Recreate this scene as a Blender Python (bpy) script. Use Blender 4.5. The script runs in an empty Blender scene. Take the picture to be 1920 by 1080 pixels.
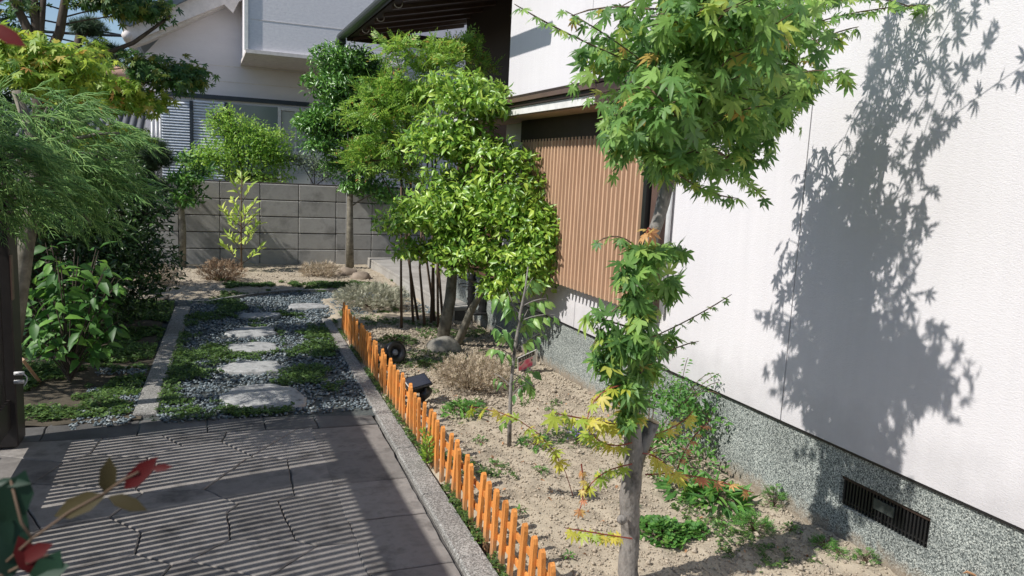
import bpy, math, random
import numpy as np
from mathutils import Vector, noise as mnoise
rnd = random.Random(7)
R = np.random.RandomState(7)
SC = bpy.context.scene
COL = SC.collection

# ------------------------------------------------------------------ camera, sky, sun, exposure
CAM_H = 1.35
PITCH, ROLL, YAW = math.radians(8.3), math.radians(2.8), math.radians(22.1)
FPX = 1450.0
fw = np.array([math.sin(YAW)*math.cos(PITCH), math.cos(YAW)*math.cos(PITCH), -math.sin(PITCH)])
rt = np.array([math.cos(YAW), -math.sin(YAW), 0.0]); up_ = np.cross(rt, fw)
rt2 = rt*math.cos(ROLL)+up_*math.sin(ROLL); up2 = -rt*math.sin(ROLL)+up_*math.cos(ROLL)
CAMP = np.array([0, 0, CAM_H])
cam = bpy.data.cameras.new('camera'); cam.sensor_width = 36; cam.lens = FPX/1920*36
cam.clip_start = 0.02; cam.clip_end = 500
cam.dof.use_dof = True; cam.dof.focus_distance = 4.2; cam.dof.aperture_fstop = 9
cam_o = bpy.data.objects.new('camera', cam); COL.objects.link(cam_o)
from mathutils import Matrix
cam_o.matrix_world = Matrix(((rt2[0], up2[0], -fw[0], 0), (rt2[1], up2[1], -fw[1], 0), (rt2[2], up2[2], -fw[2], CAM_H), (0, 0, 0, 1)))
SC.camera = cam_o

SUN_EL, SUN_AZ = math.radians(45), math.radians(10.5)      # sun stands towards -X, a little towards -Y
sun_dir = Vector((-math.cos(SUN_EL)*math.cos(SUN_AZ), -math.cos(SUN_EL)*math.sin(SUN_AZ), math.sin(SUN_EL)))
world = bpy.data.worlds.new("World"); SC.world = world; world.use_nodes = True
wn = world.node_tree; wn.nodes.clear()
sky = wn.nodes.new('ShaderNodeTexSky'); sky.sky_type = 'NISHITA'; sky.sun_disc = False
sky.sun_elevation = SUN_EL; sky.sun_rotation = math.radians(262); sky.air_density = 1.0; sky.dust_density = .6; sky.ozone_density = 2.2
bg = wn.nodes.new('ShaderNodeBackground'); bg.inputs['Strength'].default_value = 0.115
wo = wn.nodes.new('ShaderNodeOutputWorld')
wn.links.new(sky.outputs[0], bg.inputs[0]); wn.links.new(bg.outputs[0], wo.inputs[0])
sl = bpy.data.lights.new('sun', 'SUN'); sl.energy = 4.9; sl.angle = math.radians(0.53); sl.color = (1, .96, .9)
so = bpy.data.objects.new('sun', sl); COL.objects.link(so)
so.rotation_euler = sun_dir.to_track_quat('Z', 'Y').to_euler()
SC.view_settings.view_transform = 'Standard'; SC.view_settings.look = 'None'
SC.view_settings.exposure = 0.06; SC.view_settings.gamma = 1.0
SC.cycles.max_bounces = 8; SC.cycles.transparent_max_bounces = 8

# ------------------------------------------------------------------ helpers
def ray(px, py): return fw + rt2*(px-960)/FPX - up2*(py-540)/FPX
def proj(p):
    d = np.asarray(p, float)-CAMP; z = d@fw
    return 960+FPX*(d@rt2)/z, 540-FPX*(d@up2)/z, z
def gnd(px, py, z=0.0):
    d = ray(px, py); t = (z-CAM_H)/d[2]; return CAMP+d*t
def at_x(px, py, X): d = ray(px, py); return CAMP+d*(X/d[0])
def at_y(px, py, Y): d = ray(px, py); return CAMP+d*(Y/d[1])
def nz(x, y, z=0.0): return mnoise.noise(Vector((x, y, z)))

def empty(name, loc, label=None, cat=None, group=None):
    o = bpy.data.objects.new(name, None); COL.objects.link(o); o.location = [float(v) for v in loc]
    o.empty_display_size = .1
    if label: o['label'] = label
    if cat: o['category'] = cat
    if group: o['group'] = group
    return o
def wloc(o):
    v = np.zeros(3)
    while o is not None:
        v = v+np.array(o.location[:]); o = o.parent
    return v
def link(name, me, parent=None, kind=None, loc=None, label=None, cat=None, group=None):
    o = bpy.data.objects.new(name, me); COL.objects.link(o)
    if parent is not None: o.parent = parent
    if loc is not None: o.location = [float(v) for v in loc]
    if kind: o['kind'] = kind
    if label: o['label'] = label
    if cat: o['category'] = cat
    if group: o['group'] = group
    return o
def np_mesh(name, V, T, mat=None, smooth=False):
    V = np.asarray(V, np.float32); T = np.asarray(T, np.int32)
    me = bpy.data.meshes.new(name); n = len(T); k = T.shape[1]
    me.vertices.add(len(V)); me.vertices.foreach_set('co', V.ravel())
    me.loops.add(n*k); me.loops.foreach_set('vertex_index', T.ravel())
    me.polygons.add(n); me.polygons.foreach_set('loop_start', np.arange(0, n*k, k, dtype=np.int32))
    me.polygons.foreach_set('loop_total', np.full(n, k, np.int32))
    if smooth: me.polygons.foreach_set('use_smooth', np.ones(n, bool))
    me.update(calc_edges=True)
    if mat: me.materials.append(mat)
    return me

class MB:
    def __init__(s): s.v = []; s.f = []; s.sm = []
    def add(s, vs, fs, smooth=False):
        b = len(s.v); s.v += [tuple(map(float, v)) for v in vs]
        s.f += [tuple(i+b for i in f) for f in fs]; s.sm += [smooth]*len(fs); return s
    def box(s, c, d, rz=0.0, bev=0.0):
        cx, cy, cz = c; hx, hy, hz = d[0]/2, d[1]/2, d[2]/2
        co, si = math.cos(rz), math.sin(rz)
        if bev <= 0:
            L = [(x, y, z) for z in (-hz, hz) for x, y in ((-hx, -hy), (hx, -hy), (hx, hy), (-hx, hy))]
            F = [(3, 2, 1, 0), (4, 5, 6, 7), (0, 1, 5, 4), (1, 2, 6, 5), (2, 3, 7, 6), (3, 0, 4, 7)]
        else:
            b = bev; L = []; F = []
            for z, q in ((-hz, b), (-hz+b, 0), (hz-b, 0), (hz, b)):
                X, Y = hx-q, hy-q
                c2 = b if q == 0 else b*0.0
                if q == 0: ring = [(-X+b, -Y), (X-b, -Y), (X, -Y+b), (X, Y-b), (X-b, Y), (-X+b, Y), (-X, Y-b), (-X, -Y+b)]
                else: ring = [(-X, -Y), (X, -Y), (X, -Y), (X, Y), (X, Y), (-X, Y), (-X, Y), (-X, -Y)]
                if q != 0:
                    e = b*.3; ring = [(-X+e, -Y), (X-e, -Y), (X, -Y+e), (X, Y-e), (X-e, Y), (-X+e, Y), (-X, Y-e), (-X, -Y+e)]
                L += [(x, y, z) for x, y in ring]
            F.append(tuple(range(7, -1, -1))); F.append(tuple(range(24, 32)))
            for k in range(3):
                for i in range(8):
                    j = (i+1) % 8; F.append((k*8+i, k*8+j, k*8+8+j, k*8+8+i))
        return s.add([(cx+x*co-y*si, cy+x*si+y*co, cz+z) for x, y, z in L], F)
    def tube(s, P, rad, n=8, cap=True, smooth=True):
        P = [Vector([float(a) for a in p]) for p in P]; k = len(P)
        if not hasattr(rad, '__len__'): rad = [rad]*k
        prev = None; V = []; F = []
        for i in range(k):
            t = (P[min(i+1, k-1)]-P[max(i-1, 0)]);
            if t.length < 1e-9: t = Vector((0, 0, 1))
            t.normalize()
            if prev is None:
                a = Vector((0, 0, 1)) if abs(t.z) < .9 else Vector((1, 0, 0)); u = t.cross(a).normalized()
            else:
                u = prev-t*prev.dot(t)
                u = u.normalized() if u.length > 1e-6 else t.orthogonal().normalized()
            w = t.cross(u); prev = u
            for j in range(n):
                a = 2*math.pi*j/n; V.append(P[i]+(u*math.cos(a)+w*math.sin(a))*rad[i])
        for i in range(k-1):
            for j in range(n):
                j2 = (j+1) % n; F.append((i*n+j, i*n+j2, (i+1)*n+j2, (i+1)*n+j))
        if cap and n > 2: F.append(tuple(range(n-1, -1, -1))); F.append(tuple(range((k-1)*n, k*n)))
        return s.add(V, F, smooth)
    def prism(s, poly, axis, a, b):
        """poly: list of 2d points; extruded along axis from a to b"""
        n = len(poly); V = []
        for c in (a, b):
            for p, q in poly:
                V.append({'x': (c, p, q), 'y': (p, c, q), 'z': (p, q, c)}[axis])
        F = [tuple(range(n)), tuple(range(2*n-1, n-1, -1))]+[(i, i+n, (i+1) % n+n, (i+1) % n) for i in range(n)]
        return s.add(V, F)
    def build(s, name, mat, parent=None, kind=None, label=None, cat=None, group=None, mesh_only=False, origin=None):
        me = bpy.data.meshes.new(name)
        o0 = wloc(parent) if parent is not None else (np.array(origin, float) if origin is not None else np.zeros(3))
        me.from_pydata([(v[0]-o0[0], v[1]-o0[1], v[2]-o0[2]) for v in s.v], [], s.f)
        me.polygons.foreach_set('use_smooth', s.sm); me.materials.append(mat)
        bmfix(me)
        if mesh_only: return me
        return link(name, me, parent, kind, loc=None if origin is None else origin, label=label, cat=cat, group=group)
import bmesh
def bmfix(me):
    bm = bmesh.new(); bm.from_mesh(me); bmesh.ops.recalc_face_normals(bm, faces=bm.faces); bm.to_mesh(me); bm.free()

def struct(o): o['kind'] = 'structure'; return o

# ------------------------------------------------------------------ materials
def nodes(name):
    m = bpy.data.materials.new(name); m.use_nodes = True; nt = m.node_tree
    return m, nt, nt.nodes['Principled BSDF'], nt.links.new
def N(nt, t, **kw):
    n = nt.nodes.new(t)
    for k, v in kw.items():
        if k in ('data_type', 'blend_type', 'feature', 'operation', 'wave_type', 'noise_dimensions', 'distance', 'bands_direction'): setattr(n, k, v)
        else: n.inputs[k].default_value = v
    return n
def ramp(nt, stops):
    r = nt.nodes.new('ShaderNodeValToRGB'); e = r.color_ramp.elements
    while len(e) < len(stops): e.new(.5)
    for i, (p, c) in enumerate(stops): e[i].position = p; e[i].color = (*c, 1) if len(c) == 3 else c
    return r
def coords(nt, link_, scale=(1, 1, 1)):
    g = nt.nodes.new('ShaderNodeNewGeometry'); mp = nt.nodes.new('ShaderNodeMapping'); mp.inputs['Scale'].default_value = scale
    link_(g.outputs['Position'], mp.inputs['Vector']); return mp.outputs['Vector']
def mat_noise(name, c1, c2, scale=8, rough=.8, bump=.3, bscale=60, bdist=.004, stretch=(1, 1, 1), detail=6, spec=.3, c3=None, metal=0, rand=0.0):
    m, nt, p, L = nodes(name); v = coords(nt, L, stretch)
    n1 = N(nt, 'ShaderNodeTexNoise', Scale=scale, Detail=detail, Roughness=.65); L(v, n1.inputs['Vector'])
    st = [(.3, c1), (.7, c2)] if c3 is None else [(.28, c1), (.5, c2), (.72, c3)]
    r = ramp(nt, st); L(n1.outputs['Fac'], r.inputs['Fac']); out = r.outputs['Color']
    if rand > 0:
        oi = nt.nodes.new('ShaderNodeObjectInfo'); mr = N(nt, 'ShaderNodeMapRange'); mr.inputs['To Min'].default_value = 1-rand; mr.inputs['To Max'].default_value = 1+rand
        L(oi.outputs['Random'], mr.inputs['Value']); hs = nt.nodes.new('ShaderNodeHueSaturation'); L(mr.outputs[0], hs.inputs['Value']); L(out, hs.inputs['Color']); out = hs.outputs['Color']
    L(out, p.inputs['Base Color'])
    n2 = N(nt, 'ShaderNodeTexNoise', Scale=bscale, Detail=4, Roughness=.6); L(v, n2.inputs['Vector'])
    b = N(nt, 'ShaderNodeBump', Strength=bump, Distance=bdist); L(n2.outputs['Fac'], b.inputs['Height']); L(b.outputs[0], p.inputs['Normal'])
    p.inputs['Roughness'].default_value = rough; p.inputs['Specular IOR Level'].default_value = spec; p.inputs['Metallic'].default_value = metal
    return m
def mat_speckle(name, stops, scale=150, rough=.75, bump=.5, dist=.003, big=None):
    m, nt, p, L = nodes(name); v = coords(nt, L)
    vo = N(nt, 'ShaderNodeTexVoronoi', Scale=scale); L(v, vo.inputs['Vector'])
    sep = nt.nodes.new('ShaderNodeSeparateColor'); L(vo.outputs['Color'], sep.inputs[0])
    r = ramp(nt, stops); r.color_ramp.interpolation = 'CONSTANT'; L(sep.outputs[0], r.inputs['Fac'])
    nb = N(nt, 'ShaderNodeTexNoise', Scale=3.0, Detail=5); L(v, nb.inputs['Vector'])
    mr = N(nt, 'ShaderNodeMapRange'); mr.inputs['From Min'].default_value = .3; mr.inputs['From Max'].default_value = .7
    mr.inputs['To Min'].default_value = .72; mr.inputs['To Max'].default_value = 1.12; L(nb.outputs['Fac'], mr.inputs['Value'])
    hs = nt.nodes.new('ShaderNodeHueSaturation'); L(mr.outputs[0], hs.inputs['Value']); L(r.outputs[0], hs.inputs['Color'])
    L(hs.outputs[0], p.inputs['Base Color'])
    b = N(nt, 'ShaderNodeBump', Strength=bump, Distance=dist); b.invert = True; L(vo.outputs['Distance'], b.inputs['Height']); L(b.outputs[0], p.inputs['Normal'])
    p.inputs['Roughness'].default_value = rough
    return m
def mat_plain(name, c, rough=.6, metal=0, spec=.4, coat=0):
    return mat_noise(name, tuple(x*.82 for x in c), tuple(min(1, x*1.12) for x in c), scale=14, rough=rough, bump=.08, bscale=90, spec=spec, metal=metal)
def mat_leaf(name, stops, rough=.45, trans=.35, spec=.5, tcol=(.55, .75, .12), bump=.0, ostr=.12):
    """leaf: colour picked per leaf, thin light passing through"""
    m, nt, p, L = nodes(name)
    g = nt.nodes.new('ShaderNodeNewGeometry'); oi = nt.nodes.new('ShaderNodeObjectInfo')
    a = N(nt, 'ShaderNodeMath', operation='ADD'); L(g.outputs['Random Per Island'], a.inputs[0]); L(oi.outputs['Random'], a.inputs[1])
    f = N(nt, 'ShaderNodeMath', operation='FRACT'); L(a.outputs[0], f.inputs[0])
    r = ramp(nt, stops); L(f.outputs[0], r.inputs['Fac'])
    n1 = N(nt, 'ShaderNodeTexNoise', Scale=45, Detail=3); L(coords(nt, L), n1.inputs['Vector'])
    mr = N(nt, 'ShaderNodeMapRange'); mr.inputs['To Min'].default_value = .75; mr.inputs['To Max'].default_value = 1.25; L(n1.outputs['Fac'], mr.inputs['Value'])
    hs = nt.nodes.new('ShaderNodeHueSaturation'); L(mr.outputs[0], hs.inputs['Value']); L(r.outputs[0], hs.inputs['Color'])
    L(hs.outputs[0], p.inputs['Base Color']); p.inputs['Roughness'].default_value = rough; p.inputs['Specular IOR Level'].default_value = spec
    t = nt.nodes.new('ShaderNodeBsdfTranslucent')
    hs2 = nt.nodes.new('ShaderNodeHueSaturation'); hs2.inputs['Value'].default_value = 1.7; hs2.inputs['Hue'].default_value = .485; L(hs.outputs[0], hs2.inputs['Color']); L(hs2.outputs[0], t.inputs[0])
    mx = nt.nodes.new('ShaderNodeMixShader'); mx.inputs[0].default_value = trans
    out = nt.nodes['Material Output']; L(p.outputs[0], mx.inputs[1]); L(t.outputs[0], mx.inputs[2]); L(mx.outputs[0], out.inputs['Surface'])
    return m

M = {}
# stucco: combed horizontal ripples
def stucco():
    m, nt, p, L = nodes('white_stucco'); v = coords(nt, L, (1, 1, 2.6))
    a = N(nt, 'ShaderNodeTexNoise', Scale=105, Detail=4, Roughness=.55, Distortion=.4); L(v, a.inputs['Vector'])
    v2 = coords(nt, L); b = N(nt, 'ShaderNodeTexNoise', Scale=1.3, Detail=5); L(v2, b.inputs['Vector'])
    r = ramp(nt, [(.3, (.655, .635, .65)), (.7, (.715, .695, .71))]); L(b.outputs['Fac'], r.inputs['Fac']); L(r.outputs[0], p.inputs['Base Color'])
    v3 = coords(nt, L, (1, 5, .35)); st = N(nt, 'ShaderNodeTexNoise', Scale=2.2, Detail=6, Roughness=.7); L(v3, st.inputs['Vector'])
    mr = N(nt, 'ShaderNodeMapRange'); mr.inputs['From Min'].default_value = .35; mr.inputs['From Max'].default_value = .75; mr.inputs['To Min'].default_value = 1.0; mr.inputs['To Max'].default_value = .94; L(st.outputs['Fac'], mr.inputs['Value'])
    gg = nt.nodes.new('ShaderNodeNewGeometry'); sx = nt.nodes.new('ShaderNodeSeparateXYZ'); L(gg.outputs['Position'], sx.inputs[0])
    n4 = N(nt, 'ShaderNodeTexNoise', Scale=7.0, Detail=6); L(v2, n4.inputs['Vector'])
    ad = N(nt, 'ShaderNodeMath', operation='MULTIPLY_ADD'); ad.inputs[1].default_value = -.35; L(n4.outputs['Fac'], ad.inputs[0]); L(sx.outputs['Z'], ad.inputs[2])
    m2 = N(nt, 'ShaderNodeMapRange'); m2.inputs['From Min'].default_value = .18; m2.inputs['From Max'].default_value = .42; m2.inputs['To Min'].default_value = .8; m2.inputs['To Max'].default_value = 1.0; L(ad.outputs[0], m2.inputs['Value'])
    ml = N(nt, 'ShaderNodeMath', operation='MULTIPLY'); L(mr.outputs[0], ml.inputs[0]); L(m2.outputs[0], ml.inputs[1])
    hs = nt.nodes.new('ShaderNodeHueSaturation'); L(ml.outputs[0], hs.inputs['Value']); L(r.outputs[0], hs.inputs['Color']); L(hs.outputs[0], p.inputs['Base Color'])
    bp = N(nt, 'ShaderNodeBump', Strength=.5, Distance=.0035); L(a.outputs['Fac'], bp.inputs['Height']); L(bp.outputs[0], p.inputs['Normal'])
    p.inputs['Roughness'].default_value = .9; p.inputs['Specular IOR Level'].default_value = .15
    return m
M['stucco'] = stucco()
M['washed'] = mat_speckle('washed_pebble_render', [(0, (.07, .08, .078)), (.3, (.2, .225, .215)), (.58, (.34, .37, .35)), (.86, (.52, .55, .51))], scale=270, bump=.35)
M['kerb'] = mat_speckle('washed_kerb_concrete', [(0, (.15, .145, .135)), (.3, (.28, .27, .25)), (.7, (.42, .41, .385)), (.93, (.15, .14, .13))], scale=230, bump=.3, dist=.002)
M['flag'] = mat_noise('flagstone', (.085, .078, .072), (.25, .23, .212), scale=6, c3=(.155, .142, .131), rough=.75, bump=.5, bscale=28, bdist=.006, rand=.22, spec=.35)
M['flag_shaded'] = mat_noise('shaded_flagstone', (.08, .077, .074), (.15, .145, .14), scale=6, rough=.7, bump=.4, bscale=30, bdist=.005, rand=.18)  # far slabs: the gate post's shadow band put into their colour
M['grout'] = mat_noise('grout', (.07, .065, .06), (.13, .12, .11), scale=20, rough=.95, bump=.5)
M['soil'] = mat_noise('sandy_soil', (.2, .165, .125), (.43, .37, .285), scale=4, c3=(.34, .285, .215), rough=.97, bump=.8, bscale=110, bdist=.006, spec=.1)
M['crumb'] = mat_noise('sand_crumb', (.27, .22, .17), (.54, .47, .37), scale=160, detail=2, rough=.95, bump=.1, spec=.1)
M['ground'] = mat_noise('ground_earth', (.1, .085, .06), (.2, .17, .12), scale=3, rough=.97, bump=.5)
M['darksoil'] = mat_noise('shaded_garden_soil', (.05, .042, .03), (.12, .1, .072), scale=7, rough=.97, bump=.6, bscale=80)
M['gravelbed'] = mat_noise('gravel_bed', (.05, .06, .06), (.12, .13, .125), scale=50, rough=.95, bump=.8)
def pebble():
    m, nt, p, L = nodes('blue_grey_pebble'); g = nt.nodes.new('ShaderNodeNewGeometry')
    r = ramp(nt, [(0, (.06, .085, .1)), (.45, (.12, .155, .175)), (.8, (.2, .235, .25)), (1, (.33, .36, .36))]); L(g.outputs['Random Per Island'], r.inputs['Fac'])
    L(r.outputs[0], p.inputs['Base Color']); p.inputs['Roughness'].default_value = .6
    return m
M['pebble'] = pebble()
M['step'] = mat_noise('stepping_stone', (.13, .14, .14), (.4, .4, .395), scale=18, c3=(.27, .28, .275), rough=.85, bump=.7, bscale=26, bdist=.012)
M['rock'] = mat_noise('grey_rock', (.16, .15, .13), (.34, .32, .28), scale=9, rough=.9, bump=.8, bscale=30, bdist=.01)
M['boulder'] = mat_noise('brown_boulder', (.2, .16, .12), (.36, .29, .23), scale=8, rough=.8, bump=.5, bscale=30)
M['block'] = mat_noise('concrete_block', (.19, .185, .175), (.36, .35, .33), scale=3.2, c3=(.275, .265, .25), rough=.92, bump=.4, bscale=120, bdist=.003, rand=.12)
M['mortar'] = mat_noise('mortar', (.05, .045, .04), (.09, .08, .075), scale=20, rough=.95)
M['picket'] = mat_noise('orange_stained_wood', (.42, .13, .028), (.76, .31, .08), scale=22, c3=(.64, .22, .045), stretch=(3, 3, .25), rough=.6, bump=.5, bscale=70, spec=.3, rand=.16)
def splash(m):
    nt = m.node_tree; L = nt.links.new; p = nt.nodes['Principled BSDF']; src = p.inputs['Base Color'].links[0].from_socket
    g = nt.nodes.new('ShaderNodeNewGeometry'); sx = nt.nodes.new('ShaderNodeSeparateXYZ'); L(g.outputs['Position'], sx.inputs[0])
    n = N(nt, 'ShaderNodeTexNoise', Scale=30.0, Detail=5); L(g.outputs['Position'], n.inputs['Vector'])
    a = N(nt, 'ShaderNodeMath', operation='MULTIPLY_ADD'); a.inputs[1].default_value = -.12; L(n.outputs['Fac'], a.inputs[0]); L(sx.outputs['Z'], a.inputs[2])
    r = N(nt, 'ShaderNodeMapRange'); r.inputs['From Min'].default_value = -.05; r.inputs['From Max'].default_value = .02; r.inputs['To Min'].default_value = .75; r.inputs['To Max'].default_value = 0; L(a.outputs[0], r.inputs['Value'])
    mx = nt.nodes.new('ShaderNodeMix'); mx.data_type = 'RGBA'; L(r.outputs[0], mx.inputs['Factor']); L(src, mx.inputs['A']); mx.inputs['B'].default_value = (.3, .23, .16, 1); L(mx.outputs['Result'], p.inputs['Base Color'])
splash(M['picket']); splash(M['washed'])
M['lattice'] = mat_noise('tan_slat', (.48, .3, .19), (.64, .42, .28), scale=14, stretch=(3, 3, .3), rough=.55, bump=.15, bscale=60, rand=.07)
M['lattice_back'] = mat_noise('tan_backing', (.36, .23, .16), (.44, .3, .21), scale=10, stretch=(3, 3, .3), rough=.7)
M['brown'] = mat_plain('brown_trim', (.12, .075, .06), .4, spec=.5)
M['darkbrown'] = mat_plain('dark_brown_wood', (.035, .022, .017), .6)
M['redwood'] = mat_noise('reddish_timber', (.06, .028, .018), (.1, .045, .028), scale=8, stretch=(3, 3, .4), rough=.5)
M['black'] = mat_plain('black_metal', (.015, .015, .016), .35, spec=.5)
M['gate'] = mat_plain('dark_bronze_aluminium', (.028, .024, .022), .45, spec=.4)
M['gutter'] = mat_plain('dark_grey_gutter', (.05, .058, .055), .35, spec=.5)
M['white'] = mat_plain('white_paint', (.74, .73, .7), .5)
M['slab'] = mat_noise('porch_slab', (.28, .26, .235), (.42, .4, .37), scale=4, rough=.85, bump=.4, bscale=90, rand=.06)
M['bark'] = mat_noise('grey_bark', (.045, .04, .035), (.27, .25, .23), scale=30, c3=(.12, .11, .1), stretch=(1, 1, .5), rough=.9, bump=.9, bscale=70, bdist=.005)
M['bark_dark'] = mat_noise('dark_bark', (.045, .035, .028), (.12, .095, .075), scale=20, stretch=(1, 1, .4), rough=.9, bump=.8, bscale=60, bdist=.004)
M['bark_mottled'] = mat_noise('mottled_bark', (.09, .08, .06), (.3, .275, .22), scale=16, rough=.9, bump=.6, bscale=50)
M['twig_red'] = mat_plain('red_twig', (.25, .05, .035), .5)
M['twig'] = mat_plain('twig', (.13, .085, .055), .8)
M['cut'] = mat_noise('cut_wood', (.36, .27, .17), (.5, .4, .27), scale=60, rough=.9)
M['nwall'] = mat_noise('neighbour_siding', (.64, .61, .64), (.72, .69, .715), scale=1.5, rough=.9, bump=.35, bscale=22, bdist=.006, stretch=(1, 1, 3))
M['nwall2'] = mat_noise('neighbour_tile_siding', (.66, .64, .67), (.78, .76, .78), scale=18, rough=.85, bump=.4, bscale=26, bdist=.006, stretch=(1, 1, 2))
M['ntrim'] = mat_plain('neighbour_trim', (.66, .61, .58), .6)
M['shutter'] = mat_plain('aluminium_shutter', (.68, .73, .8), .4, spec=.5)
M['frame'] = mat_plain('navy_frame', (.035, .045, .06), .4)
M['alu'] = mat_plain('pale_aluminium', (.62, .62, .62), .35, spec=.6)
M['roof'] = mat_plain('blue_grey_roof', (.09, .12, .15), .6)
M['tile'] = mat_plain('grey_roof_tile', (.16, .165, .17), .5)
M['peach'] = mat_plain('peach_roof', (.62, .38, .27), .6)
def glass(name, c, r=.08):
    m, nt, p, L = nodes(name); n = N(nt, 'ShaderNodeTexNoise', Scale=1.2, Detail=3); L(coords(nt, L), n.inputs['Vector'])
    rr = ramp(nt, [(.3, tuple(x*.75 for x in c)), (.7, c)]); L(n.outputs['Fac'], rr.inputs[0]); L(rr.outputs[0], p.inputs['Base Color'])
    p.inputs['Roughness'].default_value = r; p.inputs['Specular IOR Level'].default_value = .6; return m
M['window'] = glass('window_glass', (.22, .27, .27), .12)
M['frosted'] = glass('frosted_glass', (.45, .47, .45), .35)
M['solar'] = glass('solar_panel', (.012, .018, .04), .15)
M['lens'] = glass('lamp_lens', (.3, .32, .36), .08)

G = lambda *a: a
M['maple'] = mat_leaf('maple_leaf', [(0, (.075, .175, .045)), (.5, (.15, .3, .07)), (.88, (.27, .43, .1)), (.985, (.38, .45, .08)), (1, (.5, .3, .08))], rough=.5, trans=.38)
M['maple_y'] = mat_leaf('yellow_maple_leaf', [(0, (.25, .38, .05)), (.5, (.48, .5, .07)), (1, (.62, .52, .1))], rough=.5, trans=.4)
M['maple_o'] = mat_leaf('orange_maple_leaf', [(0, (.55, .45, .12)), (.5, (.58, .33, .14)), (1, (.5, .2, .1))], rough=.5, trans=.35)
M['maple_far'] = mat_leaf('far_maple_leaf', [(0, (.13, .26, .04)), (.5, (.26, .4, .055)), (.88, (.42, .5, .08)), (1, (.55, .32, .1))], rough=.5, trans=.4)
M['maple_dk'] = mat_leaf('dark_far_maple_leaf', [(0, (.03, .09, .025)), (.6, (.07, .16, .035)), (1, (.22, .22, .04))], rough=.5, trans=.35)
M['camellia'] = mat_leaf('glossy_leaf', [(0, (.08, .2, .025)), (.4, (.2, .37, .045)), (.85, (.34, .5, .07)), (1, (.48, .6, .1))], rough=.38, trans=.25, spec=.6)
M['nandina'] = mat_leaf('nandina_leaflet', [(0, (.11, .24, .035)), (.5, (.22, .4, .06)), (.93, (.34, .5, .08)), (1, (.45, .25, .07))], rough=.4, trans=.35)
M['dkgloss'] = mat_leaf('dark_glossy_leaf', [(0, (.04, .12, .022)), (.5, (.09, .23, .04)), (1, (.19, .4, .06))], rough=.32, trans=.22, spec=.6)
M['bush'] = mat_leaf('bright_bush_leaf', [(0, (.11, .25, .04)), (.5, (.24, .44, .06)), (1, (.4, .58, .09))], rough=.45, trans=.35)
M['greybush'] = mat_leaf('grey_green_leaf', [(0, (.09, .14, .08)), (.6, (.18, .25, .13)), (1, (.32, .38, .24))], rough=.6, trans=.2)
M['heather'] = mat_leaf('silvery_leaf', [(0, (.22, .25, .17)), (.5, (.38, .38, .28)), (1, (.56, .53, .42))], rough=.7, trans=.15)
M['heather_b'] = mat_leaf('beige_leaf', [(0, (.26, .22, .13)), (.5, (.46, .38, .27)), (1, (.66, .56, .44))], rough=.7, trans=.15)
M['dry'] = mat_leaf('dry_brown_leaf', [(0, (.16, .1, .055)), (.6, (.3, .2, .12)), (1, (.44, .33, .21))], rough=.8, trans=.15)
M['sapling'] = mat_leaf('light_sapling_leaf', [(0, (.26, .42, .07)), (.6, (.46, .6, .12)), (1, (.62, .7, .2))], rough=.4, trans=.4)
M['dogwood'] = mat_leaf('curled_green_leaf', [(0, (.08, .19, .05)), (.6, (.16, .32, .08)), (1, (.3, .45, .13))], rough=.4, trans=.3)
M['cypress'] = mat_leaf('thread_cypress', [(0, (.09, .22, .06)), (.5, (.2, .38, .1)), (1, (.36, .54, .16))], rough=.5, trans=.25)
M['pine'] = mat_leaf('pine_needles', [(0, (.02, .05, .02)), (1, (.06, .11, .04))], rough=.5, trans=.1)
M['hedge'] = mat_leaf('dark_hedge_leaf', [(0, (.015, .04, .012)), (.7, (.035, .085, .02)), (1, (.09, .17, .045))], rough=.35, trans=.2)
M['broad'] = mat_leaf('broad_leaf', [(0, (.03, .1, .018)), (.6, (.065, .18, .03)), (1, (.2, .4, .07))], rough=.5, trans=.3)
M['weed'] = mat_leaf('weed_leaf', [(0, (.05, .15, .03)), (.6, (.1, .26, .05)), (1, (.2, .38, .08))], rough=.55, trans=.3)
M['clover'] = mat_leaf('ground_cover_leaf', [(0, (.03, .07, .018)), (.6, (.07, .14, .03)), (1, (.15, .25, .055))], rough=.6, trans=.25)
M['red_leaf'] = mat_leaf('red_photinia_leaf', [(0, (.06, .004, .004)), (1, (.13, .01, .008))], rough=.6, trans=.3, spec=.2)
M['olive_leaf'] = mat_leaf('olive_photinia_leaf', [(0, (.025, .02, .01)), (1, (.05, .04, .014))], rough=.6, trans=.2, spec=.2)
M['dkgreen_leaf'] = mat_leaf('dark_green_photinia_leaf', [(0, (.008, .03, .016)), (1, (.018, .055, .028))], rough=.5, trans=.2, spec=.3)
M['dead'] = mat_leaf('dead_leaf', [(0, (.3, .15, .07)), (1, (.52, .3, .16))], rough=.7, trans=.2)
M['purple'] = mat_leaf('purple_flower', [(0, (.2, .14, .45)), (1, (.4, .33, .65))], rough=.6, trans=.2)

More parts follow.
